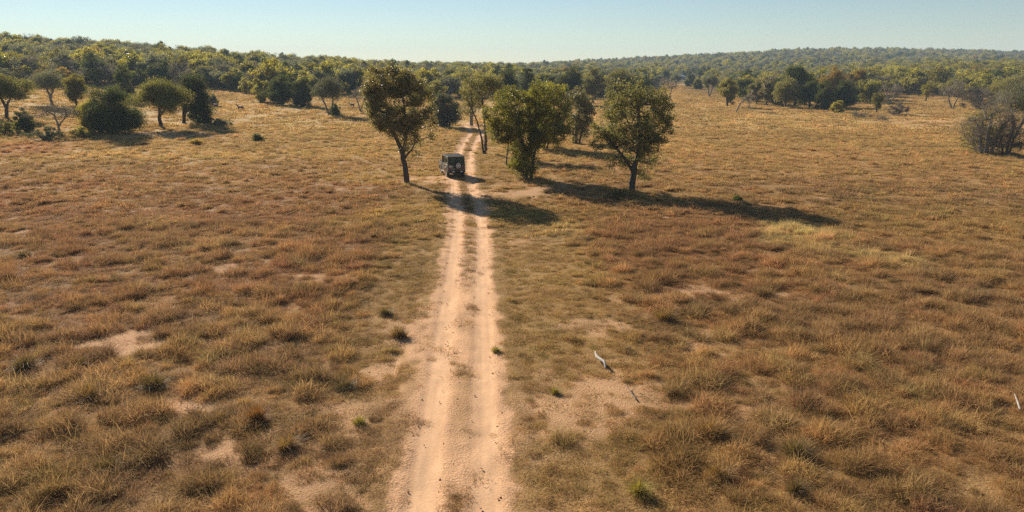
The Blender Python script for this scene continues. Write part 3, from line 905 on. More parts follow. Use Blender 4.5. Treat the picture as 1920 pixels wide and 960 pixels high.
TREES = [
 # left clearing
 ('acacia_tree', 'dark flat topped acacia cut by the left edge of the photo', 14, 224, 142, 96, 'umbrella', 'acacia', 101, 0, 3.0),
 ('thorn_bush', 'small dark bush standing under the edge acacia', 50, 248, 200, 36, 'bush', 'dark', 102, -2, None),
 ('grey_acacia', 'pale grey layered acacia at the far left of the clearing', 98, 197, 134, 84, 'umbrella', 'grey', 103, -4, 1.8),
 ('yellow_green_tree', 'upright yellow green tree between grey acacia and big round bush', 146, 206, 132, 48, 'tall', 'yellow', 104, 0, 3.2),
 ('low_bare_tree', 'low spreading bare grey tree left of the big round bush', 112, 250, 192, 118, 'umbrella', 'twig', 105, 0, 0.5),
 ('big_round_bush', 'big round dark green bush casting a shadow on bare soil', 212, 251, 166, 104, 'bush', 'dark', 106, 0, 3.6),
 ('yellow_flank_bush', 'yellow green shrub leaning on the big round bush', 172, 249, 188, 50, 'bush', 'yellow', 107, 0, 2.2),
 ('umbrella_acacia', 'green umbrella acacia with bare lower trunk beside bare soil', 301, 239, 152, 104, 'umbrella', 'acacia', 108, 10, 3.4),
 ('shaggy_tree', 'shaggy dark tree right behind the green umbrella acacia', 344, 231, 140, 74, 'round', 'dark', 109, 22, 3.4),
 ('leaning_tree', 'dark slim tree leaning left behind the big round bush', 256, 190, 114, 34, 'tall', 'dark', 110, -20, 2.2),
 ('low_dark_shrub', 'low dark shrub on grass below the two antelopes', 384, 232, 216, 34, 'bush', 'dark', 111, 0, None),
 ('low_grey_shrub', 'low grey green shrub beside the low dark shrub', 412, 236, 222, 30, 'bush', 'grey', 112, 0, None),
 ('whitish_shrub', 'whitish grey shrub behind the left antelope', 397, 198, 178, 24, 'bush', 'grey', 113, 0, None),
 ('dark_tuft_shrub', 'small dark shrub alone on the open pale grass', 483, 265, 252, 22, 'bush', 'dark', 114, 0, None),
 ('low_scrub', 'low grey scrub in front of the low spreading bare tree', 92, 262, 236, 62, 'bush', 'grey', 115, 0, 1.6),
 ('low_scrub', 'low olive scrub at the foot of the yellow green shrub', 150, 258, 238, 44, 'bush', 'olive', 116, 0, 1.8),
 ('low_scrub', 'olive scrub against the left edge below the acacia', 14, 252, 226, 56, 'bush', 'olive', 117, 0, 1.4),
 ('dark_bush', 'dark bush behind the leaning slim tree', 232, 186, 150, 52, 'bush', 'dark', 118, 0, None),
 ('dark_bush', 'dark grey bush filling the gap behind umbrella acacia', 290, 192, 158, 62, 'bush', 'dark', 119, 0, None),
 ('grey_shrub', 'grey green shrub under the shaggy dark tree', 372, 228, 196, 44, 'bush', 'grey', 120, 0, 2.4),
 # thicket in the middle left
 ('thicket_bush', 'yellow green bush at left end of dark thicket', 492, 192, 142, 36, 'bush', 'olive', 121, 0, None),
 ('thicket_bush', 'tall dark bush in the middle of the thicket', 527, 196, 140, 52, 'bush', 'dark', 122, 0, 3.5),
 ('thicket_bush', 'dark bush with rusty top at right end of thicket', 568, 199, 148, 44, 'bush', 'dark', 123, 0, 3.4),
 ('grey_tree', 'blue grey tree with slanting stems right of the thicket', 618, 216, 148, 60, 'vee', 'grey', 124, -4, 2.4),
 ('dark_bush', 'egg shaped dark bush at the foot of blue grey tree', 629, 217, 196, 20, 'bush', 'dark', 125, 0, None),
 ('small_bare_tree', 'small forked bare tree left of the lone bronze tree', 677, 211, 160, 46, 'vee', 'twig', 126, 0, .55),
 ('grey_bush', 'big grey green bush beside the bend of the track', 838, 238, 172, 56, 'bush', 'grey', 127, 0, 3.0),
 ('tall_olive_tree', 'olive tree behind the grey green bush by the bend', 815, 205, 150, 42, 'round', 'olive', 128, 0, None),
 ('dead_topped_tree', 'bare dead topped tree above the pale leaning tree', 884, 235, 128, 24, 'tall', 'twig', 129, 0, .8),
 # behind the trees along the track
 ('background_tree', 'dark round tree above the pale two stemmed tree', 950, 200, 132, 50, 'round', 'dark', 131, 0, None),
 ('background_tree', 'dark blue green tree just left of the hazy gap', 985, 196, 126, 30, 'tall', 'dark', 132, 0, None),
 ('background_tree', 'dark low tree behind the narrow reddish tree', 1030, 194, 136, 40, 'bush', 'dark', 133, 0, None),
 ('background_tree', 'broad dark tree behind the narrow reddish tree', 1066, 196, 132, 54, 'round', 'dark', 134, 0, None),
 ('grey_green_tree', 'grey green tree with straight trunk behind the reddish tree', 1112, 194, 128, 46, 'round', 'pale', 135, 0, 2.6),
 ('background_tree', 'broad olive dark tree behind the wide open crowned tree', 1163, 192, 129, 58, 'round', 'olive', 136, 0, 3.2),
 ('background_tree', 'dark bush at right end of the row behind wide crowned tree', 1203, 192, 145, 48, 'bush', 'dark', 137, 0, None),
 ('bare_tree', 'bare grey tree at the far edge of the right field', 1252, 187, 144, 42, 'vee', 'twig', 138, 0, .7),
 ('flat_topped_tree', 'pale flat topped tree in front of the white house', 1233, 165, 141, 24, 'umbrella', 'grey', 139, 0, 2.6),
 ('dark_house_tree', 'dark blue green tree right of the white house', 1247, 156, 131, 18, 'round', 'dark', 140, 0, 3.4),
 ('flat_topped_tree', 'grey flat topped tree beside the small shed', 1266, 166, 139, 26, 'umbrella', 'grey', 141, 0, 2.4),
 # right belt
 ('dark_conical_tree', 'dark round tree at the left end of far belt', 1293, 163, 137, 24, 'bush', 'dark', 151, 0, None),
 ('small_round_tree', 'small green tree next to the dark round tree of far belt', 1308, 169, 147, 20, 'bush', 'olive', 152, 0, None),
 ('grey_green_tree', 'grey green tree with thin forked trunk in the right field', 1330, 182, 139, 32, 'vee', 'grey', 153, 0, 2.6),
 ('olive_tree', 'olive tree with bare reddish trunk standing before the belt', 1363, 201, 143, 36, 'round', 'olive', 154, 2, 3.0),
 ('leaning_dead_tree', 'dead tree leaning right with grey twigs at belt edge', 1379, 211, 165, 26, 'tall', 'twig', 155, 24, .8),
 ('belt_tree', 'dark tree behind the leaning dead tree', 1394, 190, 147, 40, 'round', 'dark', 156, 0, None),
 ('belt_tree', 'olive tree just right of the leaning dead tree', 1418, 196, 150, 36, 'round', 'pale', 157, 0, 2.8),
 ('belt_tree', 'brownish tree with straight trunks in the right belt', 1437, 199, 143, 36, 'tall', 'bronze', 158, 0, None),
 ('belt_tree', 'large sunlit grey green tree in the middle of right belt', 1472, 203, 146, 50, 'round', 'pale', 159, 0, 3.4),
 ('belt_tree', 'tallest dark tree rising from the middle of right belt', 1490, 199, 122, 56, 'round', 'dark', 160, 0, 3.2),
 ('belt_tree', 'dark tree with slim double trunk in the right belt', 1517, 203, 149, 40, 'round', 'dark', 161, 0, None),
 ('belt_tree', 'dark green tree right of the slim double trunk', 1543, 206, 152, 40, 'bush', 'dark', 162, 0, None),
 ('rusty_tree', 'rusty yellow tree rising behind the right belt', 1556, 192, 127, 46, 'round', 'rust', 163, 0, None),
 ('belt_tree', 'dark green tree under the rusty yellow tree', 1582, 203, 150, 50, 'bush', 'dark', 164, 0, 3.4),
 ('rusty_tree', 'second rusty tree behind the right end of belt', 1603, 186, 128, 40, 'round', 'rust', 165, 0, None),
 ('belt_tree', 'round green tree at the right end of the belt', 1632, 193, 152, 44, 'round', 'green', 166, 0, 3.4),
 ('sapling', 'small thin trunked tree in front of belt right end', 1643, 212, 173, 24, 'round', 'olive', 167, 0, 1.8),
 ('belt_tree', 'dark bushy tree between the leaning dead tree and brownish tree', 1407, 191, 150, 44, 'bush', 'dark', 184, 0, None),
 ('belt_tree', 'dark tree filling the gap left of the large sunlit tree', 1453, 196, 146, 44, 'bush', 'dark', 185, 0, None),
 ('belt_tree', 'dark bushy tree behind the slim double trunk', 1504, 196, 148, 46, 'bush', 'dark', 186, 0, None),
 ('belt_tree', 'olive tree behind the round green tree of belt end', 1614, 190, 148, 48, 'bush', 'olive', 187, 0, None),
 ('sunlit_shrub', 'yellow green shrub at the foot of the right belt', 1566, 212, 191, 32, 'bush', 'yellow', 168, 0, None),
 ('bare_tree', 'grey bare tree behind the sapling', 1668, 197, 155, 50, 'vee', 'twig', 169, 0, .8),
 ('brush_heap', 'round heap of bare brush on the right clearing', 1681, 216, 189, 46, 'bush', 'twig', 170, 0, 1.6),
 ('dry_brush', 'low grey dry brush left of the round brush heap', 1615, 221, 210, 40, 'bush', 'twig', 171, 0, 1.3),
 ('dry_brush', 'low grey dry brush in front of the round brush heap', 1655, 227, 217, 26, 'bush', 'twig', 172, 0, 1.3),
 ('slim_green_tree', 'slim yellow green tree in the right clearing', 1735, 190, 152, 22, 'tall', 'yellow', 173, 0, 2.2),
 ('bare_tree', 'bare purple grey tree with forked trunk near right edge', 1785, 205, 152, 62, 'vee', 'twig', 174, 0, .7),
 ('bare_thicket', 'dense bare grey thicket behind the right edge bush', 1838, 206, 160, 84, 'bush', 'twig', 175, 0, 1.5),
 ('olive_tree', 'olive tree behind the bare thicket at right edge', 1880, 200, 146, 60, 'round', 'pale', 176, 0, None),
 ('dark_trunk_tree', 'grey twiggy tree with dark trunk behind the multi stemmed bush', 1900, 262, 152, 100, 'vee', 'grey', 177, 4, 1.5),
 ('multi_stemmed_bush', 'tall thin stemmed leafy bush in front at right edge', 1848, 289, 168, 112, 'bush', 'twig', 178, 0, .75),
 ('dark_stem_bush', 'dark twiggy bush against the right edge', 1886, 292, 214, 70, 'bush', 'twig', 179, 4, .8),
 ('sprouting_shrub', 'sparse olive shrub among the thin stems at right', 1836, 286, 205, 84, 'bush', 'olive', 180, 0, .6),
 ('low_shrub', 'low dark shrub on the edge of the long tree shadow', 1383, 378, 367, 18, 'bush', 'dark', 181, 0, None),
 ('low_leafy_shrub', 'low leafy shrub at the foot of wide crowned tree', 1160, 372, 352, 46, 'bush', 'pale', 182, 0, 1.4),
 ('red_tuft_shrub', 'low reddish dry shrub on the bare soil at left', 366, 271, 262, 24, 'bush', 'rust', 183, 0, None),
]
for (nm, lb, bx, by, top, wp, st, lf, sdv, lean, la) in TREES:
    shape_tree(nm, lb, bx, by, top, wp, st, lf, sdv, lean, la, cat='shrub' if ('shrub' in nm or 'bush' in nm or 'brush' in nm or 'thicket' in nm) else 'tree')

# --- the woods: protos, nearest as single trees, the rest as one mass
def wood_proto(name, leaf, hgt, wd_, style, seed, lai):
    r = np.random.default_rng(seed)
    h, w2 = hgt, wd_ / 2
    if style == 'round':
        lob = [(0, 0, h * .6, w2 * .85, w2 * .85, h * .34), (-w2 * .5, r.normal(0, .6), h * .5, w2 * .5, w2 * .6, h * .27), (w2 * .5, r.normal(0, .6), h * .52, w2 * .5, w2 * .6, h * .27), (r.normal(0, .7), r.normal(0, .7), h * .8, w2 * .5, w2 * .5, h * .2), (0, -w2 * .4, h * .38, w2 * .6, w2 * .5, h * .2)]
    elif style == 'flat':
        lob = [(0, 0, h * .74, w2 * .9, w2 * .9, h * .18), (-w2 * .5, 0, h * .66, w2 * .5, w2 * .5, h * .16), (w2 * .5, 0, h * .64, w2 * .5, w2 * .5, h * .16), (0, 0, h * .5, w2 * .5, w2 * .5, h * .14)]
    else:
        lob = [(0, 0, h * .5, w2 * .85, w2 * .85, h * .46), (-w2 * .5, 0, h * .36, w2 * .5, w2 * .6, h * .34), (w2 * .5, 0, h * .34, w2 * .5, w2 * .6, h * .32)]
    paths = [([(0, 0, -.15), (r.normal(0, .15), r.normal(0, .15), h * .3), (r.normal(0, .3), 0, h * .6)], .14, .06), ([(0, 0, h * .15), (w2 * .4, .2, h * .5)], .09, .04), ([(0, 0, h * .12), (-w2 * .4, -.2, h * .5)], .09, .04)]
    kind = 'twig' if leaf == 'twig' else 'leaf'
    L, W = (1.0, .075) if kind == 'twig' else (.38, .22)
    wd, V, Q, tint = tree_mesh(lob, paths, .13, leaf, L, W, lai, 44, min(h, wd_) * .12, seed, rt=.03, kind=kind, sides=5)
    tm = mesh_np('trunk', wd.V, wd.Q, smooth=True); tm.materials.append(M_barkgrey if leaf in ('twig', 'grey') else M_bark)
    cm = mesh_np('crown', V, Q); face_attr(cm, 'tint', tint); cm.materials.append(LEAF[leaf])
    # one mesh of both, for the mass
    jm = mesh_np(name, np.r_[V, wd.V], np.r_[Q, wd.Q + len(V)])
    face_attr(jm, 'tint', np.r_[tint, np.full(len(wd.Q), .3)])
    jm.materials.append(LEAF[leaf]); jm.materials.append(M_barkgrey if leaf in ('twig', 'grey') else M_bark)
    jm.polygons.foreach_set('material_index', np.r_[np.zeros(len(Q), np.int32), np.ones(len(wd.Q), np.int32)])
    return dict(name=name, leaf=leaf, trunk=tm, crown=cm, obj=bpy.data.objects.new(name, jm))

WOOD = [
    wood_proto('yellow_wood_tree', 'yellow', 5.5, 6.0, 'round', 301, 2.4), wood_proto('yellow_wood_tree', 'yellow', 6.5, 6.5, 'flat', 302, 2.4),
    wood_proto('olive_wood_tree', 'olive', 6.0, 6.0, 'round', 303, 2.6), wood_proto('olive_wood_tree', 'olive', 5.0, 6.5, 'bush', 304, 2.4),
    wood_proto('olive_wood_tree', 'green', 6.0, 5.5, 'round', 305, 2.6),
    wood_proto('bare_wood_tree', 'twig', 5.5, 6.5, 'round', 306, .75), wood_proto('bare_wood_tree', 'twig', 5.0, 6.0, 'bush', 307, .8), wood_proto('grey_wood_tree', 'grey', 6.0, 6.5, 'flat', 308, 2.0),
    wood_proto('dark_wood_tree', 'dark', 6.0, 5.5, 'round', 309, 3.0), wood_proto('dark_wood_tree', 'dark', 5.0, 6.0, 'bush', 310, 2.8),
    wood_proto('rusty_wood_tree', 'rust', 5.5, 6.0, 'round', 311, 2.2), wood_proto('grey_wood_tree', 'grey', 5.5, 6.0, 'round', 312, 2.2),
]
LINE_X = [-400, 0, 100, 200, 300, 400, 440, 480, 600, 700, 850, 900, 1000, 1100, 1180, 1230, 1262, 1300, 1345, 1400, 1500, 1600, 1660, 1750, 1850, 1920, 2400]
LINE_Y = [168, 166, 165, 162, 164, 166, 171, 178, 179, 180, 186, 190, 186, 184, 178, 158, 148, 148, 166, 184, 190, 190, 180, 178, 186, 190, 190]
def wood_points(u0, u1, y0, y1, spacing):
    n = int((u1 - u0) / 2 * (y1 ** 2 - y0 ** 2) / spacing ** 2 * 1.6)
    y = np.sqrt(rng.uniform(y0 ** 2, y1 ** 2, n)); x = rng.uniform(u0, u1, n) * y
    # thin out neighbours on a jittered grid
    key = np.floor(x / spacing).astype(int) * 100000 + np.floor(y / spacing).astype(int)
    _, k = np.unique(key, return_index=True)
    x, y = x[k], y[k]
    z = height(x, y)
    px, py, dep = project(x, y, z)
    ok = (py < np.interp(px, LINE_X, LINE_Y)) & ((np.abs(track_u(x, y)) > 5) | (y > 170))
    return x[ok], y[ok], z[ok], px[ok], py[ok]

parts = [wood_points(-.85, .32, 150, 560, 3.9), wood_points(.25, .85, 190, 560, 3.9)]
wx, wy, wz, wpx, wpy = [np.concatenate(v) for v in zip(*parts)]
# weights of the kinds by place
def kind_weights(px, y):
    n = len(px)
    Wt = np.zeros((n, len(WOOD)))
    base = np.array([1.2, 1.0, 1.5, 1.2, 1.0, 1.3, 1.1, .8, .7, .6, .25, .8])
    Wt[:] = base
    right = px > 1500
    Wt[right] *= np.array([1.8, 1.8, 1.4, 1.5, 1, .7, .7, .4, .3, .3, 1.0, .4])
    ridge = (px < 900) & (y > 330)
    Wt[ridge] *= np.array([.45, .45, 1.1, 1.1, 1.2, 1.3, 1.3, 1.2, .9, .9, .5, 1.3])
    mid = (px > 930) & (px < 1350)
    Wt[mid] *= np.array([.5, .5, 1, 1, 1.3, .8, .8, 1.2, 2.2, 2.2, .5, 1.2])
    return Wt
Wt = kind_weights(wpx, wy)
nn_ = fbm(wx / 30, wy / 30, 201, 2)
Wt[:, :5] *= (0.4 + 1.5 * sm(.35, .65, nn_))[:, None]; Wt[:, 5:8] *= (0.4 + 1.5 * sm(.6, .4, nn_))[:, None]
cum = np.cumsum(Wt, 1) / Wt.sum(1)[:, None]
wk = (rng.uniform(0, 1, len(wx))[:, None] > cum).sum(1)
wsc = rng.uniform(.6, 1.0, len(wx)) + .75 * rng.uniform(0, 1, len(wx)) ** 3; wrz = rng.uniform(0, 6.283, len(wx))
dist = np.hypot(wx, wy)
inview = (wpx > -20) & (wpx < 1940)
order = np.argsort(np.where(inview, dist, 1e9))
NIND = 225
single, rest = order[:NIND], order[NIND:]
ADJ = {'yellow_wood_tree': 'yellow green bushveld tree', 'olive_wood_tree': 'olive green bushveld tree', 'bare_wood_tree': 'bare grey twiggy tree', 'grey_wood_tree': 'grey green bushveld tree', 'dark_wood_tree': 'dark green bushveld tree', 'rusty_wood_tree': 'rusty orange leaved tree'}
def zone(px):
    if px < 440: return 'at the foot of the wooded hill on the left'
    if px < 900: return 'along the wood edge left of the track'
    if px < 1350: return 'in the woods beyond the trees along the track'
    return 'in the wood behind the belt on the right'
for i in single:
    P = WOOD[wk[i]]
    rt_ = empty(P['name'], (wx[i], wy[i], wz[i]), wrz[i])
    rt_.scale = (wsc[i],) * 3
    zn = zone(wpx[i])
    tag(rt_, ADJ[P['name']] + ' ' + zn, 'tree', ADJ[P['name']] + 's ' + zn)
    for nm in ('trunk', 'crown'):
        c = bpy.data.objects.new(nm, P[nm]); COL.objects.link(c); c.parent = rt_
protos = [p['obj'] for p in WOOD]
def wood_mass(name, x, y, z, k, s, rz, label):
    # one object; the pick of each point is the kind found for its place
    o = scatter(name, protos, np.c_[x, y, z - .05], np.c_[np.zeros(len(x)), np.zeros(len(x)), rz], np.c_[s, s, s], None, label)
    o.data.attributes['pick'].data.foreach_set('value', (len(protos) - 1 - k).astype(np.int32) if JOIN_REVERSED else k.astype(np.int32))
    return o
JOIN_REVERSED = True
wood_mass('bushveld_wood', wx[rest], wy[rest], wz[rest], wk[rest], wsc[rest], wrz[rest], 'mixed olive and grey woodland covering the near hillsides')
fx, fy, fz, fpx, fpy = wood_points(-.16, .86, 560, 1420, 7.2)
fW = np.tile(np.array([.9, .9, 1.6, 1.4, 1.4, 1.2, 1.2, 1.2, .9, .9, .2, 1.2]), (len(fx), 1))
cum = np.cumsum(fW, 1) / fW.sum(1)[:, None]
fk = (rng.uniform(0, 1, len(fx))[:, None] > cum).sum(1)
wood_mass('far_hill_wood', fx, fy, fz, fk, rng.uniform(.7, 1.1, len(fx)) + .9 * rng.uniform(0, 1, len(fx)) ** 4, rng.uniform(0, 6.28, len(fx)), 'hazy grey green woodland covering the long far hill')
print('wood', len(wx), 'far', len(fx))

# ------------------------------------------------------------------ box helpers for built things
def bm_box(bm, c, s, rot=None):
    m = Matrix.Translation(Vector(c)) @ (rot or Matrix.Identity(4)) @ Matrix.Diagonal((*s, 1))
    return bmesh.ops.create_cube(bm, size=1.0, matrix=m)['verts']

def bm_cyl(bm, c, r, d, axis='X', seg=24, r2=None):
    rot = {'X': Matrix.Rotation(R(90), 4, 'Y'), 'Y': Matrix.Rotation(R(90), 4, 'X'), 'Z': Matrix.Identity(4)}[axis]
    return bmesh.ops.create_cone(bm, cap_ends=True, segments=seg, radius1=r, radius2=r if r2 is None else r2, depth=d, matrix=Matrix.Translation(Vector(c)) @ rot)['verts']

def bm_hull(bm, pts_a, pts_b):
    """a closed prism between two equal rings"""
    a = [bm.verts.new(p) for p in pts_a]; b = [bm.verts.new(p) for p in pts_b]
    n = len(a)
    bm.faces.new(a[::-1]); bm.faces.new(b)
    for i in range(n):
        bm.faces.new((a[i], a[(i + 1) % n], b[(i + 1) % n], b[i]))

def finish(name, bm, mat, parent=None, bevel=0.0, smooth=False):
    bmesh.ops.recalc_face_normals(bm, faces=bm.faces)
    if bevel:
        bmesh.ops.bevel(bm, geom=list(bm.edges), offset=bevel, segments=2, affect='EDGES', clamp_overlap=True)
    me = bpy.data.meshes.new(name); bm.to_mesh(me); bm.free()
    if smooth:
        me.polygons.foreach_set('use_smooth', np.ones(len(me.polygons), bool))
    return link(name, me, mat, parent)

# ------------------------------------------------------------------ the four wheel drive
DUST = (0.50, 0.34, 0.22)
M_paint = simple_mat('dark_green_paint', (0.085, 0.100, 0.078), 0.42, noise=.2, scale=4, dust=(DUST, .25))
M_roof = simple_mat('roof_paint', (0.055, 0.06, 0.055), 0.5, noise=.2, scale=4, dust=(DUST, .3))
M_black = simple_mat('black_trim', (0.022, 0.022, 0.022), 0.6, noise=.2)
M_tyre = simple_mat('dusty_tyre', (0.26, 0.20, 0.15), 0.95, noise=.4, scale=10, dust=(DUST, .6))
M_rim = simple_mat('silver_rim', (0.55, 0.55, 0.54), 0.4, metal=.6, noise=.1)
M_flare = simple_mat('dusty_flare', (0.42, 0.34, 0.26), 0.8, noise=.3, scale=6, dust=(DUST, .8))
M_red = simple_mat('red_lens', (0.30, 0.012, 0.010), 0.25, noise=.05)
M_plate = simple_mat('pale_plate', (0.55, 0.56, 0.55), 0.5, noise=.05)
M_white = simple_mat('white_trim', (0.80, 0.79, 0.76), 0.4, noise=.05)
M_seat = simple_mat('seat_fabric', (0.07, 0.06, 0.055), 0.9, noise=.2)
def glass_mat(name, tintc, f):
    m, t, b, o = new_mat(name)
    b.inputs['Base Color'].default_value = (0.01, 0.012, 0.012, 1); b.inputs['Roughness'].default_value = 0.06
    tr = N(t, 'ShaderNodeBsdfTransparent'); tr.inputs[0].default_value = (*tintc, 1)
    mx = N(t, 'ShaderNodeMixShader'); mx.inputs[0].default_value = f
    t.links.new(b.outputs[0], mx.inputs[1]); t.links.new(tr.outputs[0], mx.inputs[2]); t.links.new(mx.outputs[0], o.inputs['Surface'])
    return m
M_glass = glass_mat('tinted_glass', (.55, .62, .58), .72)

def build_jeep():
    g, _ = ground_at(858, 333)
    x0, y0 = g[0] - .1, g[1]
    jeep = tag(empty('four_wheel_drive', (x0, y0, hz(x0, y0) + 0.0), R(18)), 'dark green boxy four wheel drive driving away along the dirt track', 'four wheel drive')
    # local frame: +Y forward, rear axle near y=0.75; rear face y=0
    W2 = 0.89
    # body tub with wheel arch openings: side profile extruded across
    def prof(pts, w):
        return [(-w, y, z) for y, z in pts], [(w, y, z) for y, z in pts]
    arch = lambda yc, r, z0: [(yc + r * math.cos(a), z0 + r * math.sin(a)) for a in np.linspace(0.12, math.pi - 0.12, 9)]
    zb = 0.48
    low = [(0.0, zb), ] + [(y, z) for y, z in reversed(arch(0.80, 0.44, zb))] + [(y, z) for y, z in reversed(arch(3.15, 0.44, zb))] + [(3.90, zb), (3.90, 0.95), (3.86, 1.16), (2.75, 1.26), (0.0, 1.26)]
    bm = bmesh.new(); bm_hull(bm, *prof(low, W2)); body = finish('body', bm, M_paint, jeep, 0.015)
    bm = bmesh.new(); bm_box(bm, (0, 3.3, 1.235), (1.35, 1.05, 0.07)); finish('bonnet', bm, M_paint, jeep, .02)
    # cab: corner posts, window posts, roof
    bm = bmesh.new()
    zt = 1.98
    wt = 0.80
    def post(x, y, y2, s=0.09):
        a = math.copysign(1, x)
        pa = [(x - s / 2, y - s / 2, 1.255), (x + s / 2, y - s / 2, 1.255), (x + s / 2, y + s / 2, 1.255), (x - s / 2, y + s / 2, 1.255)]
        xt = a * wt
        pb = [(xt - s / 2, y2 - s / 2, zt), (xt + s / 2, y2 - s / 2, zt), (xt + s / 2, y2 + s / 2, zt), (xt - s / 2, y2 + s / 2, zt)]
        bm_hull(bm, pa, pb)
    for sx in (-0.83, 0.83):
        post(sx, 0.055, 0.10, .10); post(sx, 1.28, 1.28, .12); post(sx, 2.70, 2.42, .08)
    finish('window_posts', bm, M_paint, jeep, .01)
    # quarter panel on both sides at the back (solid metal between rear post and the door)
    for sx in (-1, 1):
        bm = bmesh.new()
        xa, xb = sx * 0.835, sx * 0.80
        bm_hull(bm, [(xa - .02, .10, 1.255), (xa + .02, .10, 1.255), (xa + .02, 1.24, 1.255), (xa - .02, 1.24, 1.255)], [(xb - .02, .14, zt), (xb + .02, .14, zt), (xb + .02, 1.24, zt), (xb - .02, 1.24, zt)])
        q = finish('side_panel', bm, M_paint, jeep, .008)
        bm = bmesh.new(); bm_box(bm, (sx * .842, .68, 1.66), (.012, .70, .34), Matrix.Rotation(R(-sx * 3), 4, 'Y')); finish('side_window', bm, M_glass, jeep, .004)
        bm = bmesh.new(); bm_box(bm, (sx * .812, 1.93, 1.61), (.012, 1.06, .62), Matrix.Rotation(R(-sx * 3), 4, 'Y')); finish('door_window', bm, M_glass, jeep)
        bm = bmesh.new(); bm_box(bm, (sx * (W2 + .008), 1.95, .93), (.022, 1.10, .60)); d = finish('door', bm, M_paint, jeep, .008)
        bm = bmesh.new(); bm_box(bm, (sx * (W2 + .03), 1.52, 1.10), (.03, .14, .04)); finish('door_handle', bm, M_black, d, .005)
        bm = bmesh.new(); bm_box(bm, (sx * (W2 + .012), 1.7, 1.245), (.03, 3.2, .035)); finish('belt_rail', bm, M_flare, jeep, .006)
        # mirror
        bm = bmesh.new(); bm_box(bm, (sx * 1.03, 2.62, 1.42), (.16, .07, .22)); mr = finish('side_mirror', bm, M_white, jeep, .02)
        bm = bmesh.new(); bm_box(bm, (sx * .92, 2.64, 1.36), (.14, .03, .03)); finish('mirror_arm', bm, M_black, mr)
        # step
        bm = bmesh.new(); bm_box(bm, (sx * .90, 1.97, .48), (.16, 1.35, .05)); finish('side_step', bm, M_flare, jeep, .012)
    bm = bmesh.new(); bm_box(bm, (0, 1.24, zt + .035), (1.72, 2.48, .09)); roof = finish('roof', bm, M_roof, jeep, .03)
    bm = bmesh.new()
    for yy in (.25, 1.2, 2.15): bm_box(bm, (0, yy, zt + .125), (1.50, .05, .04))
    for sx in (-.72, .72):
        bm_box(bm, (sx, 1.2, zt + .15), (.045, 2.1, .045))
        for yy in (.25, 1.2, 2.15): bm_box(bm, (sx, yy, zt + .10), (.05, .06, .06))
    finish('roof_rack', bm, M_black, roof)
    # back wall and door
    bm = bmesh.new()
    bm_box(bm, (0, -.012, .93), (1.60, .03, .62)); bd = finish('rear_door', bm, M_paint, jeep, .01)
    bm = bmesh.new()
    bm_hull(bm, [(-.76, .02, 1.262), (.76, .02, 1.262), (.76, .035, 1.262), (-.76, .035, 1.262)], [(-.71, .07, zt), (.71, .07, zt), (.71, .085, zt), (-.71, .085, zt)])
    finish('rear_window', bm, M_glass, jeep)
    bm = bmesh.new(); bm_box(bm, (0, .018, 1.275), (1.56, .06, .05)); bm_box(bm, (0, .075, 1.955), (1.46, .05, .07)); finish('window_frame', bm, M_black, jeep, .008)
    bm = bmesh.new()
    bm_hull(bm, [(-.72, 2.70, 1.27), (.72, 2.70, 1.27), (.72, 2.715, 1.27), (-.72, 2.715, 1.27)], [(-.70, 2.42, zt), (.70, 2.42, zt), (.70, 2.435, zt), (-.70, 2.435, zt)])
    finish('windscreen', bm, M_glass, jeep)
    # seats
    for sx in (-.42, .42):
        bm = bmesh.new(); bm_box(bm, (sx, 1.45, 1.35), (.48, .14, .55)); st = finish('seat', bm, M_seat, jeep, .04)
        bm = bmesh.new(); bm_box(bm, (sx, 1.45, 1.71), (.26, .10, .17)); finish('headrest', bm, M_seat, st, .03)
    # wheels
    def wheel(name, x, y, z, axis, r=.39, wdt=.25, out=1):
        root = bmesh.new()
        bm = root
        seg = 28
        # tyre: lathe ring
        prof_ = [(.24, -wdt / 2), (r - .05, -wdt / 2), (r, -wdt / 2 + .05), (r, wdt / 2 - .05), (r - .05, wdt / 2), (.24, wdt / 2)]
        rings = []
        for i in range(seg):
            a = 2 * math.pi * i / seg
            rr = []
            for q, p in prof_:
                if axis == 'X': v = (p, q * math.cos(a), q * math.sin(a))
                else: v = (q * math.cos(a), p, q * math.sin(a))
                rr.append(bm.verts.new((x + v[0], y + v[1], z + v[2])))
            rings.append(rr)
        for i in range(seg):
            A, B = rings[i], rings[(i + 1) % seg]
            for k in range(len(prof_)):
                k2 = (k + 1) % len(prof_)
                bm.faces.new((A[k], A[k2], B[k2], B[k]))
        ty = finish('tyre', bm, M_tyre if axis == 'X' else M_black, None, 0, True)
        bm = bmesh.new()
        off = out * wdt * .28
        c = (x + off, y, z) if axis == 'X' else (x, y + off, z)
        bm_cyl(bm, c, .09, .07, axis, 16)
        for i in range(5):                       # spokes
            a = 2 * math.pi * i / 5 + .3
            if axis == 'X':
                bm_box(bm, (c[0], y + .135 * math.cos(a), z + .135 * math.sin(a)), (.05, .24, .075), Matrix.Rotation(a, 4, 'X'))
            else:
                bm_box(bm, (x + .135 * math.cos(a), c[1], z + .135 * math.sin(a)), (.24, .05, .075), Matrix.Rotation(-a, 4, 'Y'))
        n = 28
        for i in range(n):
            pass
        # rim ring
        rings = []
        for i in range(n):
            a = 2 * math.pi * i / n; rr = []
            for q, p in [(.205, -.05), (.255, -.05), (.255, .05), (.205, .05)]:
                if axis == 'X': v = (p + off, q * math.cos(a), q * math.sin(a))
                else: v = (q * math.cos(a), p + off, q * math.sin(a))
                rr.append(bm.verts.new((x + v[0], y + v[1], z + v[2])))
            rings.append(rr)
        for i in range(n):
            A, B = rings[i], rings[(i + 1) % n]
            for k in range(4): bm.faces.new((A[k], A[(k + 1) % 4], B[(k + 1) % 4], B[k]))
        rim = finish('rim', bm, M_rim)
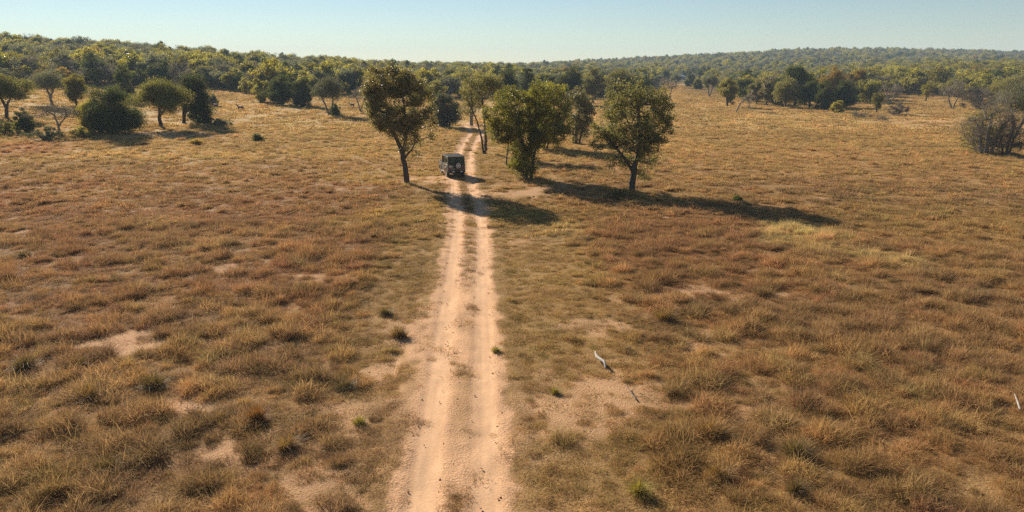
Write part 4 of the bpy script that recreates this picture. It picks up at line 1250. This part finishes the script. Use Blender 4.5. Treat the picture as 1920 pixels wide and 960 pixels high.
        # dark dish behind the spokes
        bm = bmesh.new(); c2 = (c[0] - out * .05, y, z) if axis == 'X' else (x, c[1] - out * .05, z)
        bm_cyl(bm, c2, .25, .03, axis, 24); hub = finish('brake_drum', bm, M_black)
        h = empty(name); h.parent = jeep
        for o in (ty, rim, hub): o.parent = h
        return h
    for sx in (-1, 1):
        for yy in (.80, 3.15):
            wheel('wheel', sx * .76, yy, .39, 'X', out=sx)
            bm = bmesh.new()
            n = 9
            for i in range(n - 1):
                a0, a1 = math.pi * i / (n - 1), math.pi * (i + 1) / (n - 1)
                ring = lambda a, x_: [(x_, yy + q * math.cos(a), .55 + q * math.sin(a)) for q in (.43, .49)]
                A0, A1 = ring(a0, sx * .84), ring(a1, sx * .84); B0, B1 = ring(a0, sx * .96), ring(a1, sx * .96)
                bm_hull(bm, [A0[0], A0[1], A1[1], A1[0]], [B0[0], B0[1], B1[1], B1[0]])
            finish('wheel_arch', bm, M_flare, jeep)
        bm = bmesh.new(); bm_box(bm, (sx * .76, .33, .34), (.28, .02, .40)); finish('mud_flap', bm, M_black, jeep)
    wheel('spare_wheel', 0.14, -.155, 1.19, 'Y', .37, .22, out=-1)
    bm = bmesh.new(); bm_box(bm, (0, -.13, .60), (1.70, .18, .20)); bmp = finish('rear_bumper', bm, M_black, jeep, .03)
    bm = bmesh.new(); bm_box(bm, (0, 4.0, .62), (1.66, .18, .18)); finish('front_bumper', bm, M_black, jeep, .03)
    for sx in (-.40, .40):
        bm = bmesh.new(); bm_box(bm, (sx + .05, -.225, .61), (.22, .014, .085)); finish('glint_bar', bm, M_white, bmp, .004)  # white bars standing in for two light reflections on the bumper
    for sx in (-.72, .72):
        bm = bmesh.new(); bm_box(bm, (sx, -.035, .98), (.13, .03, .30)); tl = finish('tail_light', bm, M_red, jeep, .008)
    bm = bmesh.new(); bm_box(bm, (-.60, -.045, 1.12), (.26, .02, .17)); finish('rear_plate', bm, M_plate, jeep, .004)
    bm = bmesh.new(); bm_box(bm, (.18, -.04, .80), (.34, .02, .16)); finish('red_panel', bm, M_red, jeep, .006)
    bm = bmesh.new()
    bm_box(bm, (0, 1.97, .44), (1.0, 3.5, .16)); bm_box(bm, (0, .80, .39), (.34, .34, .26)); bm_cyl(bm, (0, .80, .39), .06, 1.35, 'X', 12); bm_cyl(bm, (0, 3.15, .39), .06, 1.35, 'X', 12)
    finish('chassis', bm, M_black, jeep)
    for sx in (-.55, .55):
        bm = bmesh.new(); bm_cyl(bm, (sx, 3.915, .93), .10, .04, 'Y', 20); finish('headlight', bm, M_white, jeep)
    return jeep
build_jeep()

# ------------------------------------------------------------------ antelopes
def coat_mat():
    m, t, b, o = new_mat('antelope_coat')
    tc = N(t, 'ShaderNodeTexCoord'); sp_ = N(t, 'ShaderNodeSeparateXYZ'); t.links.new(tc.outputs['Object'], sp_.inputs[0])
    nz = N(t, 'ShaderNodeTexNoise'); nz.inputs['Scale'].default_value = 5.0; t.links.new(tc.outputs['Object'], nz.inputs['Vector'])
    z = math_n(t, 'ADD', sp_.outputs['Z'], math_n(t, 'MULTIPLY', nz.outputs['Fac'], .12))
    back = math_n(t, 'MULTIPLY', math_n(t, 'SUBTRACT', z, 1.00), 14, True)
    mid = math_n(t, 'MULTIPLY', math_n(t, 'SUBTRACT', .34, math_n(t, 'ABSOLUTE', math_n(t, 'ADD', sp_.outputs['X'], -.02))), 10, True)
    f = math_n(t, 'MULTIPLY', back, mid, True)
    c = mixc(t, f, (0.11, 0.045, 0.032), (0.62, 0.52, 0.45))
    leg = math_n(t, 'MULTIPLY', math_n(t, 'SUBTRACT', .50, sp_.outputs['Z']), 8, True)
    c = mixc(t, leg, c, (0.40, 0.30, 0.22))
    t.links.new(c, b.inputs['Base Color']); b.inputs['Roughness'].default_value = .7
    return m
M_coat = coat_mat(); M_horn = simple_mat('horn', (0.10, 0.08, 0.06), .5)

def antelope(px, py, heading, label, seed, head_up=1.0, sc=1.0):
    """body from a skeleton grown to one skin; local +X is forward"""
    r = np.random.default_rng(seed)
    g, _ = ground_at(px, py)
    root = tag(empty('antelope', (g[0], g[1], g[2] - .01), R(heading)), label, 'antelope', 'antelopes grazing in the left clearing')
    root.scale = (sc,) * 3
    st = r.uniform(-.12, .12, 4)
    P = [(-.45, 0, .92, .17, .19), (-.62, 0, .93, .12, .15), (-.1, 0, .90, .19, .22), (.28, 0, .96, .17, .22), (.45, 0, 1.08, .12, .15), (.62, 0, 1.27, .085, .10), (.74, 0, 1.40 * head_up, .075, .085), (.90, 0, 1.33 * head_up, .05, .06), (1.02, 0, 1.27 * head_up, .035, .04),
         (-.70, 0, .75, .03, .03), (-.72, 0, .48, .03, .03)]
    E = [(0, 1), (0, 2), (2, 3), (3, 4), (4, 5), (5, 6), (6, 7), (7, 8), (1, 9), (9, 10)]
    for k, sy in enumerate((-.10, .10)):
        b = len(P)
        P += [(.30 + st[k] * .3, sy, .72, .075, .085), (.31 + st[k], sy, .44, .035, .04), (.29 + st[k] * 1.6, sy, .10, .025, .028), (.33 + st[k] * 1.6, sy, .02, .03, .03)]
        E += [(3, b), (b, b + 1), (b + 1, b + 2), (b + 2, b + 3)]
    for k, sy in enumerate((-.11, .11)):
        b = len(P)
        P += [(-.48 + st[k + 2] * .3, sy, .72, .095, .12), (-.42 + st[k + 2], sy, .56, .06, .07), (-.58 + st[k + 2], sy, .36, .032, .038), (-.54 + st[k + 2] * 1.5, sy, .10, .025, .028), (-.50 + st[k + 2] * 1.5, sy, .02, .03, .03)]
        E += [(0, b), (b, b + 1), (b + 1, b + 2), (b + 2, b + 3), (b + 3, b + 4)]
    for sy in (-1, 1):     # ears
        b = len(P); P += [(.70, sy * .08, 1.46 * head_up, .03, .02), (.66, sy * .17, 1.50 * head_up, .015, .012)]; E += [(6, b), (b, b + 1)]
    me = bpy.data.meshes.new('body'); me.from_pydata([p[:3] for p in P], E, [])
    o = link('body', me, M_coat, root)
    md = o.modifiers.new('skin', 'SKIN'); md.use_smooth_shade = True
    sv = me.skin_vertices[0]
    for i, p in enumerate(P):
        sv.data[i].radius = (p[3], p[4]); sv.data[i].use_root = (i == 2)
    md = o.modifiers.new('sub', 'SUBSURF'); md.levels = 1; md.render_levels = 1
    for sy in (-1, 1):
        V, Q = [], []
        pts = [np.array(p) for p in ((.72, sy * .04, 1.45 * head_up), (.68, sy * .09, 1.58 * head_up), (.62, sy * .13, 1.70 * head_up), (.64, sy * .12, 1.82 * head_up))]
        for i in range(3): tube(V, Q, pts[i], pts[i + 1], .025 - .006 * i, .019 - .006 * i, 6)
        link('horn', mesh_np('horn', np.concatenate(V), np.concatenate(Q), smooth=True), M_horn, root)
    return root
antelope(451, 209, 180, 'maroon antelope with pale saddle walking left in the open grass', 1, .98, 1.0)
antelope(404, 205, 168, 'brown antelope with white shoulder patch by the whitish shrub', 2, 1.0, 1.0)
antelope(660, 203, 160, 'dark antelope standing between blue grey tree and small bare tree', 3, 1.0, 0.95)

# ------------------------------------------------------------------ far house and shed
M_wall = simple_mat('pale_wall', (0.50, 0.50, 0.49), .8, noise=.08, scale=2)
M_tin = simple_mat('pale_tin_roof', (0.62, 0.63, 0.64), .45, metal=.2, noise=.08, scale=2)
M_win = simple_mat('dark_window', (0.03, 0.035, 0.04), .2, noise=.05)
def house(name, label, px, py, w_, d_, hw_, hr_, chim, cat, rz=10):
    g, dep = ground_at(px, py)
    root = tag(empty(name, (g[0], g[1], g[2]), R(rz)), label, cat)
    bm = bmesh.new()
    ring = lambda y: [(-w_ / 2, y, -.6), (w_ / 2, y, -.6), (w_ / 2, y, hw_), (0, y, hw_ + hr_ - .05), (-w_ / 2, y, hw_)]
    bm_hull(bm, ring(-d_ / 2), ring(d_ / 2)); wl = finish('wall', bm, M_wall, root)
    bm = bmesh.new()
    for s in (-1, 1):
        th = .12
        e = .45
        a = [(0, -d_ / 2 - e, hw_ + hr_), (s * (w_ / 2 + e), -d_ / 2 - e, hw_ - hr_ * e / (w_ / 2)), (s * (w_ / 2 + e), -d_ / 2 - e, hw_ - hr_ * e / (w_ / 2) + th), (0, -d_ / 2 - e, hw_ + hr_ + th)]
        bm_hull(bm, a, [(p[0], d_ / 2 + e, p[2]) for p in a])
    rf = finish('roof', bm, M_tin, root)
    if chim:
        bm = bmesh.new(); bm_box(bm, (w_ * .30, -d_ * .15, hw_ + hr_ * .9), (1.5, 1.3, hr_ * 2.4)); bm_box(bm, (w_ * .30, -d_ * .15, hw_ + hr_ * 2.1 + .1), (1.75, 1.55, .25))
        finish('chimney', bm, simple_mat('whitewash', (.82, .82, .80), .7, noise=.05), rf)
    for i in (-1, 1):
        bm = bmesh.new(); bm_box(bm, (i * w_ * .27, -d_ / 2 - .01, hw_ * .55), (1.2, .06, 1.2)); wn = finish('window', bm, M_win, root)
        bm = bmesh.new(); bm_box(bm, (i * w_ * .27, -d_ / 2 - .03, hw_ * .55 - .66), (1.4, .14, .08)); finish('sill', bm, M_wall, wn)
    bm = bmesh.new(); bm_box(bm, (0, -d_ / 2 - .01, 1.0), (1.0, .06, 2.1)); finish('door', bm, M_win, root)
    return root
house('farmhouse', 'white farmhouse with chimney and pale roof among far dark trees', 1215, 151, 9, 7, 2.8, 2.0, True, 'house')
house('shed', 'small shed with bright tin roof beside far flat topped tree', 1277, 149, 5, 5, 2.2, 1.0, False, 'shed', -30)

# ------------------------------------------------------------------ dead wood
M_dead = simple_mat('bleached_wood', (0.36, 0.33, 0.29), .9, noise=.35, scale=9, spec=.2)
M_deadd = simple_mat('dark_dead_wood', (0.20, 0.16, 0.12), .9, noise=.35, scale=9, spec=.2)
def dead_wood(name, label, pts_px, radii, mat, lifts, cat, extra=()):
    P = []
    for (px, py), l in zip(pts_px, lifts):
        g, _ = ground_at(px, py); P.append(np.array([g[0], g[1], g[2] + l]))
    o0 = P[0].copy()
    P = [p - o0 for p in P]
    t = np.linspace(0, len(P) - 1, 5 * (len(P) - 1) + 1)
    # a smooth path (Catmull-Rom) with one ring of points per step
    def cr(A, u):
        i = min(int(u), len(A) - 2); f = u - i
        p = [A[max(i - 1, 0)], A[i], A[i + 1], A[min(i + 2, len(A) - 1)]]
        return 0.5 * (2 * p[1] + (p[2] - p[0]) * f + (2 * p[0] - 5 * p[1] + 4 * p[2] - p[3]) * f * f + (3 * p[1] - p[0] - 3 * p[2] + p[3]) * f ** 3)
    S_ = np.array([cr(P, u) for u in t]); rr = np.interp(t, range(len(P)), radii)
    rr = rr * (1 + 0.18 * (fbm(t * 1.7, t * 0, 5, 2) - .5))
    dd = np.gradient(S_, axis=0); dd /= np.linalg.norm(dd, axis=1)[:, None]
    ax1 = np.cross(dd, [0, 0, 1.0]); ax1 /= np.maximum(np.linalg.norm(ax1, axis=1), 1e-6)[:, None]; ax2 = np.cross(dd, ax1)
    k = 10; th = np.arange(k) * 2 * np.pi / k
    ringv = S_[:, None, :] + rr[:, None, None] * (np.cos(th)[None, :, None] * ax1[:, None, :] + np.sin(th)[None, :, None] * ax2[:, None, :])
    V = [ringv.reshape(-1, 3)]; n_ = len(S_)
    i_ = (np.arange(n_ - 1) * k)[:, None] + np.arange(k)[None, :]; j_ = (np.arange(n_ - 1) * k)[:, None] + (np.arange(k)[None, :] + 1) % k
    Q = [np.stack([i_, j_, j_ + k, i_ + k], -1).reshape(-1, 4)]
    for a, b, r0, r1 in extra:
        tube(V, Q, P[a[0]], P[a[0]] + np.array(b), r0, r1, 6)
    # closed ends
    ob = link(name, mesh_np(name, np.concatenate(V), np.concatenate(Q), smooth=True), mat)
    bmx = bmesh.new(); bmx.from_mesh(ob.data); bmesh.ops.holes_fill(bmx, edges=[e for e in bmx.edges if e.is_boundary], sides=12); bmx.to_mesh(ob.data); bmx.free()
    ob.location = o0
    tag(ob, label, cat)
    return ob
dead_wood('fallen_log', 'bleached crooked dead log lying in the grass right of track', [(1116, 667), (1119, 676), (1127, 684), (1133, 690), (1135, 697)], [.03, .055, .06, .05, .02], M_dead, [.16, .16, .2, .22, .12], 'log')
dead_wood('fallen_branch', 'thin dark forked branch on the bare soil below the log', [(1173, 727), (1182, 740), (1193, 752)], [.012, .02, .026], M_deadd, [.14, .1, .06], 'branch', [((1,), (.25, .2, .1), .015, .006)])
dead_wood('fallen_branch', 'pale thin branch lying in grass at the right edge', [(1900, 752), (1906, 764), (1912, 775)], [.015, .03, .035], M_dead, [.25, .2, .12], 'branch')

# ------------------------------------------------------------------ prominent tussocks
def hue_mat(name, col):
    return leaf_mat(name, tuple(c * .62 for c in col), tuple(min(1, c * 1.35) for c in col), .38, .6, .3, 0.05, 1.0)
MT = {'brown': hue_mat('brown_tussock', (.38, .235, .095)), 'dark': hue_mat('dark_tussock', (.230, .160, .068)), 'red': hue_mat('red_tussock', (.34, .155, .05)), 'green': hue_mat('green_tussock', (.42, .33, .085)), 'straw': hue_mat('straw_tussock', (.36, .25, .11))}
def tussock(label, px, py, wpx_, hpx_, tone, seed):
    g, dep = ground_at(px, py); m = dep / F
    rad, h = wpx_ * m * .30, hpx_ * m
    parts_ = heads(6, rad * .6, seed, n=int(90 + 330 * rad), rad=rad * .55, h=h * 1.15, wd=.012, lean=.3, bend=1.0, hvar=.6, lev=3, mess=1.7)
    off_, Vs, Qs, Ts, t1, t2 = 0, [], [], [], [], []
    for v_, q_, t_, n_ in parts_:
        Vs.append(v_); Qs.append(q_ + off_); Ts.append(t_ + off_); t1.append(n_[:len(q_)]); t2.append(n_[len(q_):]); off_ += len(v_)
    V, Q, T_, tn = np.concatenate(Vs), np.concatenate(Qs), np.concatenate(Ts), np.r_[np.concatenate(t1), np.concatenate(t2)]
    me = mesh_np('grass_tussock', V, Q, T_); face_attr(me, 'tint', tn)
    o = link('grass_tussock', me, MT[tone]); o.location = (g[0], g[1], g[2] - .03)
    return tag(o, label, 'tussock', 'single grass tussocks standing out in the near field')
for i, a in enumerate([
    ('dark bushy tussock at the left end of bare red soil', 50, 692, 62, 44, 'dark'),
    ('brown tussock between dark bushy tussock and bare red soil', 152, 685, 56, 38, 'brown'),
    ('rounded brown tussock below the bare red soil at left', 165, 748, 52, 50, 'brown'),
    ('dark yellow topped tussock right below the bare red soil', 287, 726, 58, 42, 'dark'),
    ('orange topped tussock above the lower left bare patch', 478, 790, 48, 44, 'red'),
    ('dark tussock standing left of the track edge', 645, 728, 62, 44, 'dark'),
    ('brown tussock pair left of the track near bottom', 540, 840, 60, 44, 'brown'),
    ('orange tussock alone in the reddish field at left', 532, 472, 30, 20, 'red'),
    ('dark tussock beside bare ground at the far left', 47, 484, 34, 22, 'dark'),
    ('rounded dark tussock left of track below the lone tree', 335, 650, 40, 26, 'dark'),
    ('dark tussock in the lower middle of left field', 200, 885, 44, 44, 'dark'),
    ('tall straw tussock right of the bare litter', 1340, 815, 80, 56, 'brown'),
    ('dark shaded tussock in the lower right field', 1490, 850, 60, 60, 'dark'),
    ('bushy brown tussock at lower right beside flattened straw', 1345, 895, 56, 46, 'brown'),
    ('dark tussock near the bottom right of straw', 1495, 925, 44, 44, 'dark'),
    ('rounded brown tussock right of the fallen log', 1250, 600, 46, 38, 'brown'),
    ('spiky yellow green tuft right of the track near bottom', 1200, 925, 40, 52, 'green'),
    ('small green tuft on right edge of the track', 931, 660, 16, 20, 'green'),
    ('small yellow green tuft on the bare soil by log', 1040, 738, 16, 20, 'green'),
    ('yellow green tuft left of the track', 673, 795, 26, 26, 'green'),
    ('brown tussock beside the left track verge', 748, 632, 44, 32, 'brown'),
    ('pale straw tussock above the left track shoulder', 720, 590, 34, 28, 'straw'),
]):
    tussock(*a, 900 + i)

# ------------------------------------------------------------------ haze
HAZE = 0.00023
bm = bmesh.new(); bm_box(bm, (0, 1180, 33), (5000, 2560, 82))
hz_o = finish('haze', bm, bpy.data.materials.new('haze_air'))
hm = hz_o.data.materials[0]; hm.use_nodes = True; ht = hm.node_tree
ht.nodes.remove(ht.nodes['Principled BSDF'])
pv = ht.nodes.new('ShaderNodeVolumePrincipled')
pv.inputs['Color'].default_value = (0.64, 0.84, 1.0, 1); pv.inputs['Density'].default_value = HAZE; pv.inputs['Anisotropy'].default_value = 0.0
ht.links.new(pv.outputs[0], ht.nodes['Material Output'].inputs['Volume'])
tag(hz_o, 'thin bluish haze over the far hills', None, None, 'stuff')
